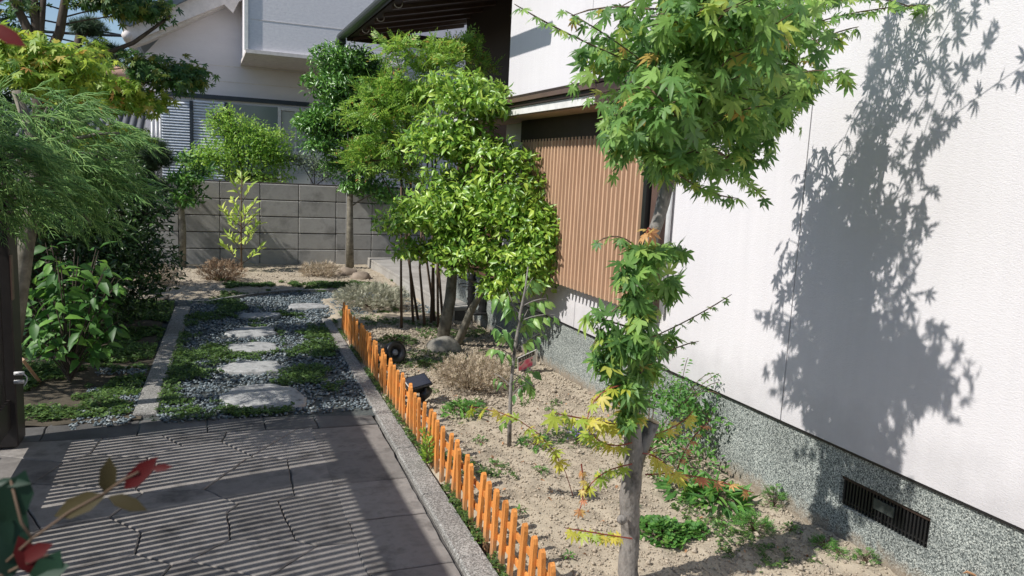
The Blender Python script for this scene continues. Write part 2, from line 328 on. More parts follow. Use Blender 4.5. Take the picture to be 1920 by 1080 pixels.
# ------------------------------------------------------------------ leaf templates (unit size, +Y = tip, +Z = upper face)
def leaf_maple(angs=(0, 36, -36, 76, -76, 122, -122), lens=(1, .93, .93, .72, .72, .4, .4), w=.13, notch=.26, droop=.28, tw=0.0):
    V = [(0, 0, 0)]; T = []
    order = sorted(range(len(angs)), key=lambda i: -angs[i]); A = [angs[i] for i in order]; Ln = [lens[i] for i in order]
    def pt(a, r, off=0.0):
        a = math.radians(a); x = math.sin(-a)*r*1.0; y = math.cos(a)*r
        x += math.cos(a)*off; y += math.sin(a)*off*1.0
        return (x, y, -droop*r*r+tw*x)
    nots = [A[0]+26]+[(A[i]+A[i+1])/2 for i in range(len(A)-1)]+[A[-1]-26]
    ni = []
    for i, a in enumerate(nots):
        r = notch*(1 if 0 < i < len(nots)-1 else .5); V.append(pt(a, r)); ni.append(len(V)-1)
    for i, a in enumerate(A):
        l = Ln[i]; ww = w*(.6+.4*l); b = len(V)
        V += [pt(a, l*.55, -ww), pt(a, l), pt(a, l*.55, ww), (pt(a, l*.55)[0], pt(a, l*.55)[1], pt(a, l*.55)[2]-.03)]
        # b left shoulder, b+1 tip, b+2 right shoulder, b+3 midrib
        T += [(0, ni[i], b), (0, b, b+3), (0, b+3, b+2), (0, b+2, ni[i+1]), (b, b+1, b+3), (b+3, b+1, b+2)]
    b = len(V); V += [(-.012, 0, 0), (.012, 0, 0), (0, -.45, .06)]; T += [(b, b+1, b+2)]
    return np.array(V), np.array(T)
def leaf_ovate(w=.42, fold=.12, curl=.18, stem=.12, seg=(.0, .28, .62, 1.0), wid=(.12, 1, .78, 0)):
    V = []; T = []
    for s, q in zip(seg, wid):
        z = -curl*s*s
        if q > 0: V += [(-w/2*q, s, z+fold*q), (0, s, z), (w/2*q, s, z+fold*q)]
        else: V += [(0, s, z)]
    for k in range(2):
        a = k*3; T += [(a, a+1, a+4), (a, a+4, a+3), (a+1, a+2, a+5), (a+1, a+5, a+4)]
    T += [(6, 7, 9), (7, 8, 9)]
    b = len(V); V += [(-.015, .02, 0), (.015, .02, 0), (0, -stem, .02)]; T += [(b, b+1, b+2)]
    return np.array(V, float), np.array(T)
def leaf_small(w=.4, fold=.08):
    return np.array([(0, 0, 0), (w/2, .45, fold), (0, 1, -.08), (-w/2, .45, fold)], float), np.array([(0, 1, 2), (0, 2, 3)])
def sprig(n=4, w=.34, l=.42, up=.5):
    """a small shoot with leaflets in pairs"""
    V = []; T = []; lv, lt = leaf_small(w)
    for k in range(n+1):
        y = k/n*.75
        for sgn in ((-1, 1) if k < n else (0,)):
            a = sgn*math.radians(52); ca, sa = math.cos(a), math.sin(a); q = l*(1-.25*k/n)
            b = len(V)
            for x, yy, z in lv: V.append((x*q*ca+yy*q*sa, y-x*q*sa+yy*q*ca, z*q+up*yy*q*.3-y*y*.2))
            T += [(i+b, j+b, m+b) for i, j, m in lt]
    b = len(V); V += [(-.012, -.1, 0), (.012, -.1, 0), (0, .8, -.13)]; T += [(b, b+1, b+2)]
    return np.array(V), np.array(T)
def frond(n=9, spread=1.0, thick=.018):
    """hanging thread spray"""
    V = []; T = []
    def strip(p0, p1, p2, w):
        b = len(V)
        for p, q in ((p0, w), (p1, w), (p2, w*.3)): V.extend([(p[0]-q, p[1], p[2]), (p[0]+q, p[1], p[2]), (p[0], p[1], p[2]+q*1.4)])
        for k in (0, 3):
            for i in range(3):
                j = (i+1) % 3; T.extend([(b+k+i, b+k+j, b+k+3+j), (b+k+i, b+k+3+j, b+k+3+i)])
    strip((0, 0, 0), (0, .5, .0), (0, 1, -.22), thick)
    rr = random.Random(3)
    for k in range(n):
        y = .1+.8*k/n; s = -1 if k % 2 else 1; l = .42*(1-.4*k/n)*rr.uniform(.8, 1.2)
        strip((0, y, -.2*y*y), (s*l*.3*spread, y+l*.45, -.2*y*y-.03), (s*l*.42*spread, y+l, -.2*y*y-.22*l-.05), thick*.8)
    return np.array(V), np.array(T)
def needles(n=16):
    V = []; T = []; rr = random.Random(5)
    for k in range(n):
        a = rr.uniform(0, 6.28); e = rr.uniform(.15, 1.35); d = np.array([math.cos(a)*math.cos(e), math.sin(a)*math.cos(e), math.sin(e)])
        d = np.array([d[0], d[2], d[1]]); s = np.cross(d, [0.3, .2, 1]); s /= np.linalg.norm(s); b = len(V)
        V += [s*.035, -s*.035, d]; T += [(b, b+1, b+2)]
    return np.array(V), np.array(T)
def clover_t():
    V = []; T = []
    for k in range(3):
        a = k*2.094+.3; c, s = math.cos(a), math.sin(a); b = len(V)
        for x, y, z in ((0, 0, 0), (.5, .55, .12), (0, 1, .05), (-.5, .55, .12)): V.append((x*c-y*s, x*s+y*c, z))
        T += [(b, b+1, b+2), (b, b+2, b+3)]
    return np.array(V), np.array(T)
T_MAPLE = leaf_maple(); T_MAPLE2 = leaf_maple(droop=.5, tw=.15, w=.12); T_MAPLE3 = leaf_maple(angs=(0, 42, -42, 88, -88), lens=(1, .88, .88, .6, .6), w=.15, droop=.15)
T_OV = leaf_ovate(); T_OV2 = leaf_ovate(w=.46, curl=.35, fold=.08); T_BROAD = leaf_ovate(w=.55, curl=.25, fold=.1); T_LAN = leaf_ovate(w=.3, curl=.1)
T_CURL = leaf_ovate(w=.5, curl=.75, fold=.14)
T_SM = leaf_small(); T_SPRIG = sprig(); T_SPRIG2 = sprig(3, .3, .5); T_FROND = frond(); T_NEED = needles(); T_CLOV = clover_t()

def frames(axis, normal):
    Y = axis/np.maximum(np.linalg.norm(axis, axis=1, keepdims=True), 1e-9)
    X = np.cross(Y, normal); X /= np.maximum(np.linalg.norm(X, axis=1, keepdims=True), 1e-9)
    Z = np.cross(X, Y); return np.stack([X, Y, Z], axis=2)     # columns
def merged(tmpl, pos, fr, sc):
    V, T = tmpl; n = len(pos)
    W = np.einsum('kij,vj->kvi', fr*sc[:, None, None], V)+pos[:, None, :]
    F = T[None]+(np.arange(n)*len(V))[:, None, None]
    return W.reshape(-1, 3), F.reshape(-1, 3)
def put_leaves(thing, tmpls, pos, fr, sc, mat, n_parts=0, pname='leaf', sname='foliage', tag=None):
    """the nearest n_parts leaves in view become parts of their own, the rest one mass"""
    pos = np.asarray(pos, float); org = wloc(thing); k = len(pos)
    idx = np.arange(k); ind = np.zeros(k, bool)
    if n_parts:
        d = pos-CAMP; z = d@fw; px = 960+FPX*(d@rt2)/np.maximum(z, .01); py = 540-FPX*(d@up2)/np.maximum(z, .01)
        vis = (z > .1) & (px > -20) & (px < 1940) & (py > -20) & (py < 1100)
        score = np.where(vis, sc/np.maximum(z, .05), 0); ok = np.argsort(-score)[:n_parts]; ok = ok[score[ok] > 0]; ind[ok] = True
    if n_parts:
        mes = [np_mesh(pname, t[0], t[1], mat) for t in tmpls]
        for i in idx[ind]:
            o = bpy.data.objects.new(pname, mes[i % len(mes)]); COL.objects.link(o); o.parent = thing
            A = fr[i]*sc[i]; p = pos[i]-org
            o.matrix_basis = Matrix(((A[0, 0], A[0, 1], A[0, 2], p[0]), (A[1, 0], A[1, 1], A[1, 2], p[1]), (A[2, 0], A[2, 1], A[2, 2], p[2]), (0, 0, 0, 1)))
    rest = idx[~ind]
    if len(rest):
        VV = []; FF = []; b = 0
        for q, t in enumerate(tmpls):
            s = rest[rest % len(tmpls) == q]
            if len(s) == 0: continue
            V, F = merged(t, pos[s]-org, fr[s], sc[s]); VV.append(V); FF.append(F+b); b += len(V)
        o = link(sname, np_mesh(sname, np.concatenate(VV), np.concatenate(FF), mat), thing, kind='stuff')
        return o

def bez(p0, p1, p2, n=6):
    p0, p1, p2 = map(np.asarray, (p0, p1, p2)); return [p0*(1-t)**2+2*p1*t*(1-t)+p2*t*t for t in np.linspace(0, 1, n)]

class Plant:
    """collects wood and leaves of one plant"""
    def __init__(s, name, loc, label, cat, seed=1, group=None):
        s.root = empty(name, loc, label, cat, group); s.r = np.random.RandomState(seed); s.wood = MB(); s.P = []; s.A = []; s.Nn = []; s.S = []; s.dm = 1.0; s.split = name in ('maple_tree',); s.parts = []
    def limb(s, pts, r0, r1, n=7, jitter=.0):
        k = len(pts); rad = [r0+(r1-r0)*i/(k-1) for i in range(k)]
        pts = [np.asarray(p, float)+(s.r.normal(0, jitter, 3) if 0 < i < k-1 else 0) for i, p in enumerate(pts)]
        s.wood.tube(pts, rad, n); return pts
    def leaf(s, p, a, n, sc): s.P.append(p); s.A.append(a); s.Nn.append(n); s.S.append(sc)
    def twig_leaves(s, pts, size, step=.04, hang=.5, start=.3, rad=.002, pair=True, upb=1.0, jit=.35):
        """opposite leaves along a twig"""
        pts = [np.asarray(p, float) for p in pts]
        wd = s.wood
        if s.split: wd = MB(); s.parts.append(wd)
        if rad: wd.tube(pts, [rad*1.3]+[rad]*(len(pts)-2)+[rad*.5], 4, cap=False)
        seg = [np.linalg.norm(pts[i+1]-pts[i]) for i in range(len(pts)-1)]; L = sum(seg); t = L*start
        while t <= L:
            u = t; i = 0
            while i < len(seg)-1 and u > seg[i]: u -= seg[i]; i += 1
            d = pts[i+1]-pts[i]; d = d/max(np.linalg.norm(d), 1e-9); p = pts[i]+d*min(u, seg[i])
            side = np.cross(d, [0, 0, 1]); side /= max(np.linalg.norm(side), 1e-6)
            last = t+step > L
            for sg in ((-1, 1) if pair else (s.r.choice([-1, 1]),)):
                a = side*sg*(.9 if not last else .5)+d*.6+np.array([0, 0, -hang])+s.r.normal(0, jit, 3)
                a /= np.linalg.norm(a)
                n = np.array([-.45, -.5, upb])+s.r.normal(0, .38, 3)
                sz = size*s.r.uniform(.7, 1.15)
                s.leaf(p+a*size*.3, a, n, sz)
            t += step*s.r.uniform(.8, 1.2)
    def blob(s, c, rad, n, size, origin=None, hang=.35, shell=.5, out=.8, upb=.8, thick=.006, twigs=10, flat=0.0, step=None, cut=None):
        """leafy mass: twigs reaching out through an ellipsoid, leaves on and around them"""
        c = np.asarray(c, float); rad = np.asarray(rad, float); n = int(n*s.dm); twigs = int(twigs*min(1.6, s.dm**.5))
        if origin is not None:
            o = np.asarray(origin, float); mid = (o+c)/2+np.array([0, 0, rad[2]*.2])
            s.limb(bez(o, mid, c, 5), thick, thick*.5, 5)
        per = max(1, n//twigs)
        for k in range(twigs):
            d = s.r.normal(0, 1, 3); d /= np.linalg.norm(d); d[2] = d[2]*.8+.15
            tip = c+d*rad*s.r.uniform(.75, 1.02)
            m = c*.4+tip*.6+s.r.normal(0, .1, 3)*rad
            if thick: s.wood.tube([c, m, tip], [thick*.45, thick*.3, thick*.12], 3, cap=False)
            for j in range(per):
                u = s.r.uniform(0, 1)**shell; q = c+(tip-c)*u+s.r.normal(0, .22, 3)*rad
                rel = (q-c)/rad; ln = np.linalg.norm(rel)
                if ln > 1.08: q = c+rel/ln*rad*1.05
                o = (q-c)/rad; o /= max(np.linalg.norm(o), .05)
                a = s.r.normal(0, .75, 3)+o*.6+np.array([0, 0, -hang]); a /= max(np.linalg.norm(a), .05)
                nn = o*out+np.array([-.3, -.2, upb])+s.r.normal(0, .4, 3)
                s.leaf(q, a, nn, size*s.r.uniform(.65, 1.2))
    def finish(s, tmpls, mat, bark, n_parts=0, wname='trunk', pname='leaf', sname='foliage', flush_leaves_only=False):
        if s.wood.v: s.wood.build(wname, bark, s.root, kind='stuff' if s.split else None)
        for w_ in s.parts: w_.build('twig', bark, s.root)
        s.parts = []
        if s.P:
            P = np.array(s.P); put_leaves(s.root, tmpls, P, frames(np.array(s.A), np.array(s.Nn)), np.array(s.S), mat, n_parts, pname, sname)
        s.wood = MB(); s.P = []; s.A = []; s.Nn = []; s.S = []
        return s.root

# ------------------------------------------------------------------ SETTING: ground, bed, path
FX = lambda y: .955+.03*(y-2.3)          # line of the picket fence
KL = lambda y: .822+.035*(y-2.3)          # left edge of right kerb
KR = lambda y: .925+.03*(y-2.3)
LKR = lambda y: -.225+.04*(y-4.3); LKL = lambda y: -.345+.036*(y-4.3)
WX = 2.28
def sheet(name, poly, z, mat, n=1):
    me = bpy.data.meshes.new(name); me.from_pydata([(x, y, z) for x, y in poly], [], [tuple(range(len(poly)))]); me.materials.append(mat)
    return struct(link(name, me))
sheet('ground', [(-150, -150), (150, -150), (150, 200), (-150, 200)], -.03, M['ground'])

def bed_h(x, y):
    h = .022*nz(x*1.1, y*1.1, 3)+.018*nz(x*4, y*4, 5)+.014*nz(x*12, y*12, 1)+.009*nz(x*33, y*33, 2)
    return h+.015
def relief(name, x0, x1, y0, y1, st, mat, hf, mask=None):
    nx = int((x1-x0)/st)+1; ny = int((y1-y0)/st)+1
    V = []
    for j in range(ny):
        y = y0+(y1-y0)*j/(ny-1)
        for i in range(nx):
            x = x0(y)+(x1-x0(y))*i/(nx-1) if callable(x0) else x0+(x1-x0)*i/(nx-1)
            V.append((x, y, hf(x, y)))
    F = [(j*nx+i, j*nx+i+1, (j+1)*nx+i+1, (j+1)*nx+i) for j in range(ny-1) for i in range(nx-1)]
    return struct(link(name, np_mesh(name, V, F, mat, True)))
relief('planting_bed', .965, WX, 1.2, 7.9, .016, M['soil'], lambda x, y: bed_h(x, y)-.05*max(0, (FX(y)+.03-x))*8)
def back_h(x, y):
    r = max(0., 8.05+.35*math.sin((x-.3)*1.2)*(1 if x < 1.2 else .6)+.35-y)
    return .03*nz(x*1.2, y*1.2, 9)+.014*nz(x*5, y*5, 4)+.006*nz(x*18, y*18, 4)+.03-.2*r
relief('back_garden_bed', -2.2, 3.4, 7.6, 10.62, .035, M['soil'], back_h)
def left_h(x, y): return .03*nz(x*1.5, y*1.5, 19)+.012*nz(x*8, y*8, 14)+.012
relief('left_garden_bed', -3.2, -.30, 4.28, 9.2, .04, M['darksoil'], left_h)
sheet('gravel_path', [(-.4, 4.1), (1.02, 4.1), (1.02, 7.0), (2.3, 7.4), (2.3, 8.6), (-.3, 8.6)], -.004, M['gravelbed'])

# crumbs of soil
def rocks(name, pts, size, mat, sub=False, flat=.7, kind='stuff', parent=None):
    ph = (1+5**.5)/2
    if sub:
        V = np.array([(-1, ph, 0), (1, ph, 0), (-1, -ph, 0), (1, -ph, 0), (0, -1, ph), (0, 1, ph), (0, -1, -ph), (0, 1, -ph), (ph, 0, -1), (ph, 0, 1), (-ph, 0, -1), (-ph, 0, 1)], float)/1.9
        T = np.array([(0, 11, 5), (0, 5, 1), (0, 1, 7), (0, 7, 10), (0, 10, 11), (1, 5, 9), (5, 11, 4), (11, 10, 2), (10, 7, 6), (7, 1, 8), (3, 9, 4), (3, 4, 2), (3, 2, 6), (3, 6, 8), (3, 8, 9), (4, 9, 5), (2, 4, 11), (6, 2, 10), (8, 6, 7), (9, 8, 1)])
    else:
        V = np.array([(1, 0, 0), (0, 1, 0), (-1, 0, 0), (0, -1, 0), (0, 0, 1), (0, 0, -1)], float)
        T = np.array([(0, 1, 4), (1, 2, 4), (2, 3, 4), (3, 0, 4), (1, 0, 5), (2, 1, 5), (3, 2, 5), (0, 3, 5)])
    n = len(pts); a = R.uniform(0, 6.28, n); t = R.normal(0, .25, n); s = np.asarray(size)
    ca, sa = np.cos(a), np.sin(a); ax = R.uniform(.8, 1.3, n); ay = R.uniform(.6, .95, n); az = R.uniform(.8, 1.1, n)*flat
    W = V[None]*np.stack([ax, ay, az], 1)[:, None, :]
    W = W*(1+R.uniform(-.14, .14, (n, len(V), 1)))
    X = W[..., 0]*ca[:, None]-W[..., 1]*sa[:, None]; Y = W[..., 0]*sa[:, None]+W[..., 1]*ca[:, None]; Z = W[..., 2]+X*t[:, None]
    W = np.stack([X, Y, Z], 2)*s[:, None, None]+np.asarray(pts)[:, None, :]
    F = T[None]+(np.arange(n)*len(V))[:, None, None]
    return link(name, np_mesh(name, W.reshape(-1, 3), F.reshape(-1, 3), mat, sub), kind=kind)
pts = []; sz = []
for _ in range(52000):
    y = 1.3+5.2*R.uniform()**1.35; x = FX(y)+.04+(WX-FX(y)-.05)*R.uniform()
    s = min(.02, .003*math.exp(R.normal(0, .55)))*(1 if y < 4 else 1.4)
    if nz(x*3, y*3, 8) < -.15 and s < .004: continue
    pts.append((x, y, bed_h(x, y)+s*.4)); sz.append(s)
o = rocks('soil_crumbs', pts, sz, M['crumb']); o['label'] = 'fine pale crumbs of sandy soil scattered over the planting bed beside the wall'; o['category'] = 'soil crumbs'
pts = []; sz = []
for _ in range(9000):
    x = R.uniform(-.9, 2.2); y = R.uniform(8.1, 10.5); s = min(.02, .005*math.exp(R.normal(0, .5)))
    pts.append((x, y, back_h(x, y)+s*.3)); sz.append(s)
o = rocks('back_soil_crumbs', pts, sz, M['crumb']); o['label'] = 'coarse soil crumbs lying in front of the concrete block wall'; o['category'] = 'soil crumbs'

# stepping stones
steps = [
 ('largest pale stepping stone, nearest the flagstone paving', .33, 4.54, .24, .27, 0), ('second stepping stone from the paving, half in sun', .315, 5.24, .22, .17, 1),
 ('third stepping stone from the paving, flat grey oval', .345, 5.81, .195, .19, 2), ('fourth stepping stone from the paving, rounded oblong in shade', .375, 6.37, .2, .22, 3),
 ('fifth and thinnest stepping stone seen edge-on in shade', .48, 7.06, .2, .15, 4), ('farthest stepping stone, offset right towards the fence end', .95, 7.5, .2, .16, 5)]
def irregular(cx, cy, rx, ry, seed, z0, z1, n=26, squar=3.0):
    rr = random.Random(seed); ph = [rr.uniform(0, 6.28) for _ in range(4)]
    ring = []
    for i in range(n):
        a = 2*math.pi*i/n; c, s = math.cos(a), math.sin(a)
        q = (abs(c)**squar+abs(s)**squar)**(-1/squar)
        q *= 1+.06*math.sin(2*a+ph[0])+.07*math.sin(3*a+ph[1])+.05*math.sin(5*a+ph[2])+.04*math.sin(8*a+ph[3])+rr.uniform(-.04, .04)
        ring.append((c*rx*q, s*ry*q))
    V = []; F = []; lv = [(1.0, z0), (1.0, z1-.009), (.98, z1-.002), (.9, z1), (.5, z1+.002)]
    for f, z in lv:
        for x, y in ring: V.append((cx+x*f, cy+y*f, z+(.009*nz(x*9+seed, y*9, 3) if f < 1 else 0)))
    V.append((cx, cy, z1+.003))
    for k in range(len(lv)-1):
        for i in range(n): j = (i+1) % n; F.append((k*n+i, k*n+j, (k+1)*n+j, (k+1)*n+i))
    k = len(lv)-1
    for i in range(n): F.append((k*n+i, k*n+(i+1) % n, len(V)-1))
    return V, F
for lab, x, y, rx, ry, sd in steps:
    V, F = irregular(x, y, rx*.9, ry*.9, sd+11, -.02, .021, squar=2.5 if sd else 3.2)
    o = MB().add(V, F, True).build('stepping_stone', M['step'], origin=(x, y, 0), label=lab+' of the gravel path' if 'paving' not in lab else lab, cat='stepping stone', group='stepping stones in the gravel path')

def in_step(x, y, m=1.0):
    m *= .98
    return any((abs((x-a[1])/(a[3]*m))**2.5+abs((y-a[2])/(a[4]*m))**2.5) < 1 for a in steps)
def far_edge(x):                       # curved rim of the gravel at its far side
    return 7.75+.62*math.sin(min(1.57, max(0, (x-.05)/1.0*1.57)))
pts = []; sz = []
for _ in range(21000):
    y = R.uniform(4.2, 8.45); x = R.uniform(-.22, 2.25)
    if x > KL(y)+.0 and y < 6.95: continue
    if y > far_edge(x) or x < LKR(min(y, 7.5)): continue
    if x > 1.0 and y < 7.0+.1*nz(x*5, 0): continue
    if in_step(x, y, .93): continue
    s = .0105*R.uniform(.7, 1.35)
    pts.append((x, y, R.uniform(0.0, .012))); sz.append(s)
o = rocks('path_gravel', pts, sz, M['pebble'], True, .62); o['label'] = 'loose blue grey pebbles covering the garden path between the kerbs'; o['category'] = 'gravel'
pts = []; sz = []
for _ in range(1100):
    y = R.uniform(4.2, 5.4); x = R.uniform(-.62, -.33)
    if nz(x*4, y*4, 1) < -.05: continue
    pts.append((x, y, left_h(x, y)+.004)); sz.append(.009*R.uniform(.7, 1.3))
o = rocks('side_gravel', pts, sz, M['pebble'], True, .62); o['label'] = 'dark strip of pebbles outside the left kerb next to the hedge'; o['category'] = 'gravel'

# ground cover in the gravel
def cover(name, cond, n, box, size, hf, label, mat='clover'):
    P = []; 
    while len(P) < n:
        x = R.uniform(box[0], box[1]); y = R.uniform(box[2], box[3])
        if cond(x, y): P.append((x, y, hf(x, y)+R.uniform(0.002, .022)))
    P = np.array(P); k = len(P); nn = np.tile([0, 0, 1.], (k, 1))+R.normal(0, .4, (k, 3)); ax = R.normal(0, 1, (k, 3))*[1, 1, .3]
    V, F = merged(T_CLOV, P, frames(ax, nn), size*R.uniform(.6, 1.3, k))
    o = link(name, np_mesh(name, V, F, M[mat]), kind='stuff'); o['label'] = label; o['category'] = 'ground cover'
def c_path(x, y):
    if y < 6.95 and x > KL(y): return False
    if y > far_edge(x)+.02 or x < LKR(min(y, 7.5))-.02 or in_step(x, y, .9): return False
    e = min(abs(x-LKR(y)), abs(x-KL(y)) if y < 6.9 else 9)
    t = nz(x*2.6, y*2.2, 7)+.45*nz(x*8, y*8, 2)
    w = -.02 if x < .5 else .1
    if in_step(x, y, 1.25): t += .12
    if .55 < x < .9 and 5 < y < 6.6: t += .22
    return t-.3*e > w and R.uniform() < .3+1.6*(t-w)
cover('path_ground_cover', c_path, 12000, (-.25, 2.2, 4.2, 8.4), .0115, lambda x, y: .008, 'low green creeping weeds growing through the path gravel')
cover('left_ground_cover', lambda x, y: nz(x*2, y*2, 3)+.4*nz(x*7, y*7) > -.22 and x < LKL(min(y, 7.5))-.01, 19000, (-1.3, -.2, 4.35, 8), .014, left_h, 'dark weeds covering the shaded soil left of the kerb')
cover('back_ground_cover', lambda x, y: far_edge(x)+.02 < y and (nz(x*2, y*2, 5)+.5*nz(x*8, y*8, 2) > .12+(y-far_edge(x)-.25)*.5), 6500, (-.4, 2.15, 7.7, 10.4), .015, back_h, 'thin grassy weeds along the rim of the back bed')
cover('bed_ground_cover', lambda x, y: (nz(x*2.4, y*2.4, 15)+.5*nz(x*9, y*9, 2) > (.42 if y < 4.6 else .12)) and x > FX(y)+.06, 4200, (.97, 2.25, 2, 7.1), .011, bed_h, 'tiny weed seedlings dotted over the planting bed')
cover('kerb_edge_weeds', lambda x, y: abs(x-(KR(y)+.012)) < .018 and nz(y*3, 1) > -.15, 1500, (.9, 1.1, 2, 6.8), .01, lambda x, y: .01, 'narrow green weeds between the kerb and the foot of the orange fence')

# kerbs
def kerb(name, L_, R_, y0, y1, n, ztop, lab):
    root = struct(empty(name, ((L_(y0)+R_(y0))/2, y0, 0)))
    for k in range(n):
        a = y0+(y1-y0)*k/n+.003; b = y0+(y1-y0)*(k+1)/n-.003
        poly = [(L_(a), a), (R_(a), a), (R_(b), b), (L_(b), b)]; cx = sum(p[0] for p in poly)/4; cy = sum(p[1] for p in poly)/4
        mb = MB(); V = []
        for f, z in ((0, -.05), (0, ztop-.008), (.006, ztop)):
            V += [(x+(f if x < cx else -f), y+(f if y < cy else -f), z) for x, y in poly]
        F = [(8, 9, 10, 11)]+[(k2*4+i, k2*4+(i+1) % 4, k2*4+4+(i+1) % 4, k2*4+4+i) for k2 in range(2) for i in range(4)]
        mb.add(V, F).build('kerb_stone', M['kerb'], root)
    return root
kerb('right_kerb', KL, KR, 1.3, 6.85, 10, .016, '')
kerb('left_kerb', LKL, LKR, 4.33, 7.55, 5, .022, '')
mb = MB(); cv = [(x, far_edge(x)+.03) for x in np.linspace(.1, 2.15, 20)]
root = struct(empty('curved_kerb', (.1, 7.8, 0)))
for i in range(0, 19):
    (x0, y0), (x1, y1) = cv[i], cv[i+1]
    MB().prism([(x0+.003, y0), (x1-.003, y1), (x1-.003, y1+.055), (x0+.003, y0+.055)], 'z', -.02, .03).build('kerb_stone', M['kerb'], root)

# flagstone paving: crazy paving inside, straight slabs along the right and far sides
pav = struct(empty('paving', (0, 3, 0)))
me = bpy.data.meshes.new('grout'); me.from_pydata([(-1.6, 1, -.012-0), (.83, 1, -.012), (.86, 4.12, -.012), (-1.6, 4.36, -.012)], [], [(0, 1, 2, 3)]); me.materials.append(M['grout'])
g = link('grout', me, pav); g.location = (0, -3, 0)
def clip(poly, nx, ny, d):
    out = []
    for i in range(len(poly)):
        a, b = poly[i], poly[(i+1) % len(poly)]; da = a[0]*nx+a[1]*ny-d; db = b[0]*nx+b[1]*ny-d
        if da <= 0: out.append(a)
        if da*db < 0: t = da/(da-db); out.append((a[0]+(b[0]-a[0])*t, a[1]+(b[1]-a[1])*t))
    return out
FARY = lambda x: 4.30-.19*(x+.35)/1.18
seeds = []
rs = random.Random(21)
while len(seeds) < 58:
    p = (rs.uniform(-1.6, .5), rs.uniform(1.2, 4.0))
    if all((p[0]-q[0])**2+((p[1]-q[1]))**2 >.19**2 for q in seeds) or rs.random() < .002: seeds.append(p)
seeds = [(x+rs.uniform(-.06, .06), y+rs.uniform(-.06, .06)) for x, y in seeds]
def stone(poly, mat, inset=.003, rnd_=True, zt=0.0, wob=.004, seed=0):
    cx = sum(p[0] for p in poly)/len(poly); cy = sum(p[1] for p in poly)/len(poly)
    P = []
    for i in range(len(poly)):
        a, b = poly[i], poly[(i+1) % len(poly)]; L_ = math.hypot(b[0]-a[0], b[1]-a[1]); n = max(1, int(L_/.055))
        for k in range(n):
            t = k/n; x = a[0]+(b[0]-a[0])*t; y = a[1]+(b[1]-a[1])*t
            P.append((x+wob*nz(x*19, y*19, 3)*1.6, y+wob*nz(x*19, y*19, 13)*1.6))
    def ins(f):
        o = []
        for x, y in P:
            d = math.hypot(x-cx, y-cy); o.append((x+(cx-x)*f/d, y+(cy-y)*f/d))
        return o
    n = len(P); V = []; tx, ty = rs.uniform(-.006, .006), rs.uniform(-.006, .006)
    for f, z in ((inset, -.02), (inset, zt-.004), (inset+.004, zt)):
        V += [(x, y, z+((x-cx)*tx*2+(y-cy)*ty*2 if z > -.01 else 0)) for x, y in ins(f)]
    V.append((cx, cy, zt+.001))
    F = [(k*n+i, k*n+(i+1) % n, k*n+n+(i+1) % n, k*n+n+i) for k in range(2) for i in range(n)]+[(2*n+i, 2*n+(i+1) % n, 3*n) for i in range(n)]
    MB().add(V, F).build('flagstone', mat, pav)
for i, s in enumerate(seeds):
    poly = [(-1.6, 1.2), (.5, 1.2), (.53, 3.97), (-1.6, 4.13)]
    for j, q in enumerate(seeds):
        if j == i: continue
        nx, ny = q[0]-s[0], q[1]-s[1]; d = ((q[0]**2+q[1]**2)-(s[0]**2+s[1]**2))/2
        poly = clip(poly, nx, ny, d)
        if len(poly) < 3: break
    if len(poly) >= 3: stone(poly, M['flag'])
for a, b in ((1.2, 1.63), (1.63, 2.05), (2.05, 2.42), (2.42, 2.83), (2.83, 3.2), (3.2, 3.57), (3.57, 3.95)):
    stone([(.505, a), (KL(a)-.012, a), (KL(b)-.012, b), (.515, b)], M['flag'])
xs = [-1.6, -1.12, -.72, -.3, .02, .3, .56, KL(4.0)-.012]
for a, b in zip(xs[:-1], xs[1:]):
    la = 3.97+.16*(.53-a)/2.13 if a < .5 else 3.96; lb = 3.97+.16*(.53-b)/2.13 if b < .5 else 3.96
    stone([(a, la), (b, lb), (b, FARY(b)), (a, FARY(a))], M['flag_shaded'])

# ------------------------------------------------------------------ BLOCK WALL
bw = empty('block_wall', (.6, 10.68, 0), 'low grey concrete block wall across the back of the garden', 'wall')
MB().box((.5, 10.70, .56), (6.36, .10, 1.08)).build('mortar', M['mortar'], bw)
x0 = 1.205
bm_cache = MB().box((0, 0, 0), (.484, .14, .205), bev=.006).build('block', M['block'], mesh_only=True)
for row in range(5):
    zt = 1.085-.215*row
    for k in range(-7, 5):
        x = x0+k*.49+.245
        if x > 3.7 or x < -2.5: continue
        o = link('block', bm_cache, bw); o.location = (x-.6, 10.70-10.68+R.uniform(-.002, .002), zt-.105)
# low cap of soil line is real ground

# ------------------------------------------------------------------ MAIN HOUSE
house = empty('house', (WX, 4, 0), 'main house with white combed stucco wall, pebble plinth and slatted bay', 'house')
ZT = 3.6
for a, b in ((-3.0, 2.507), (2.513, 4.497), (4.503, 5.9)):
    MB().box((WX+.09, (a+b)/2, (.375+ZT)/2), (.18, b-a, ZT-.375)).build('wall_panel', M['stucco'], house)
MB().box((WX+.1, 1.45, 1.9), (.16, 8.88, 3.3)).build('wall_core', M['darkbrown'], house)
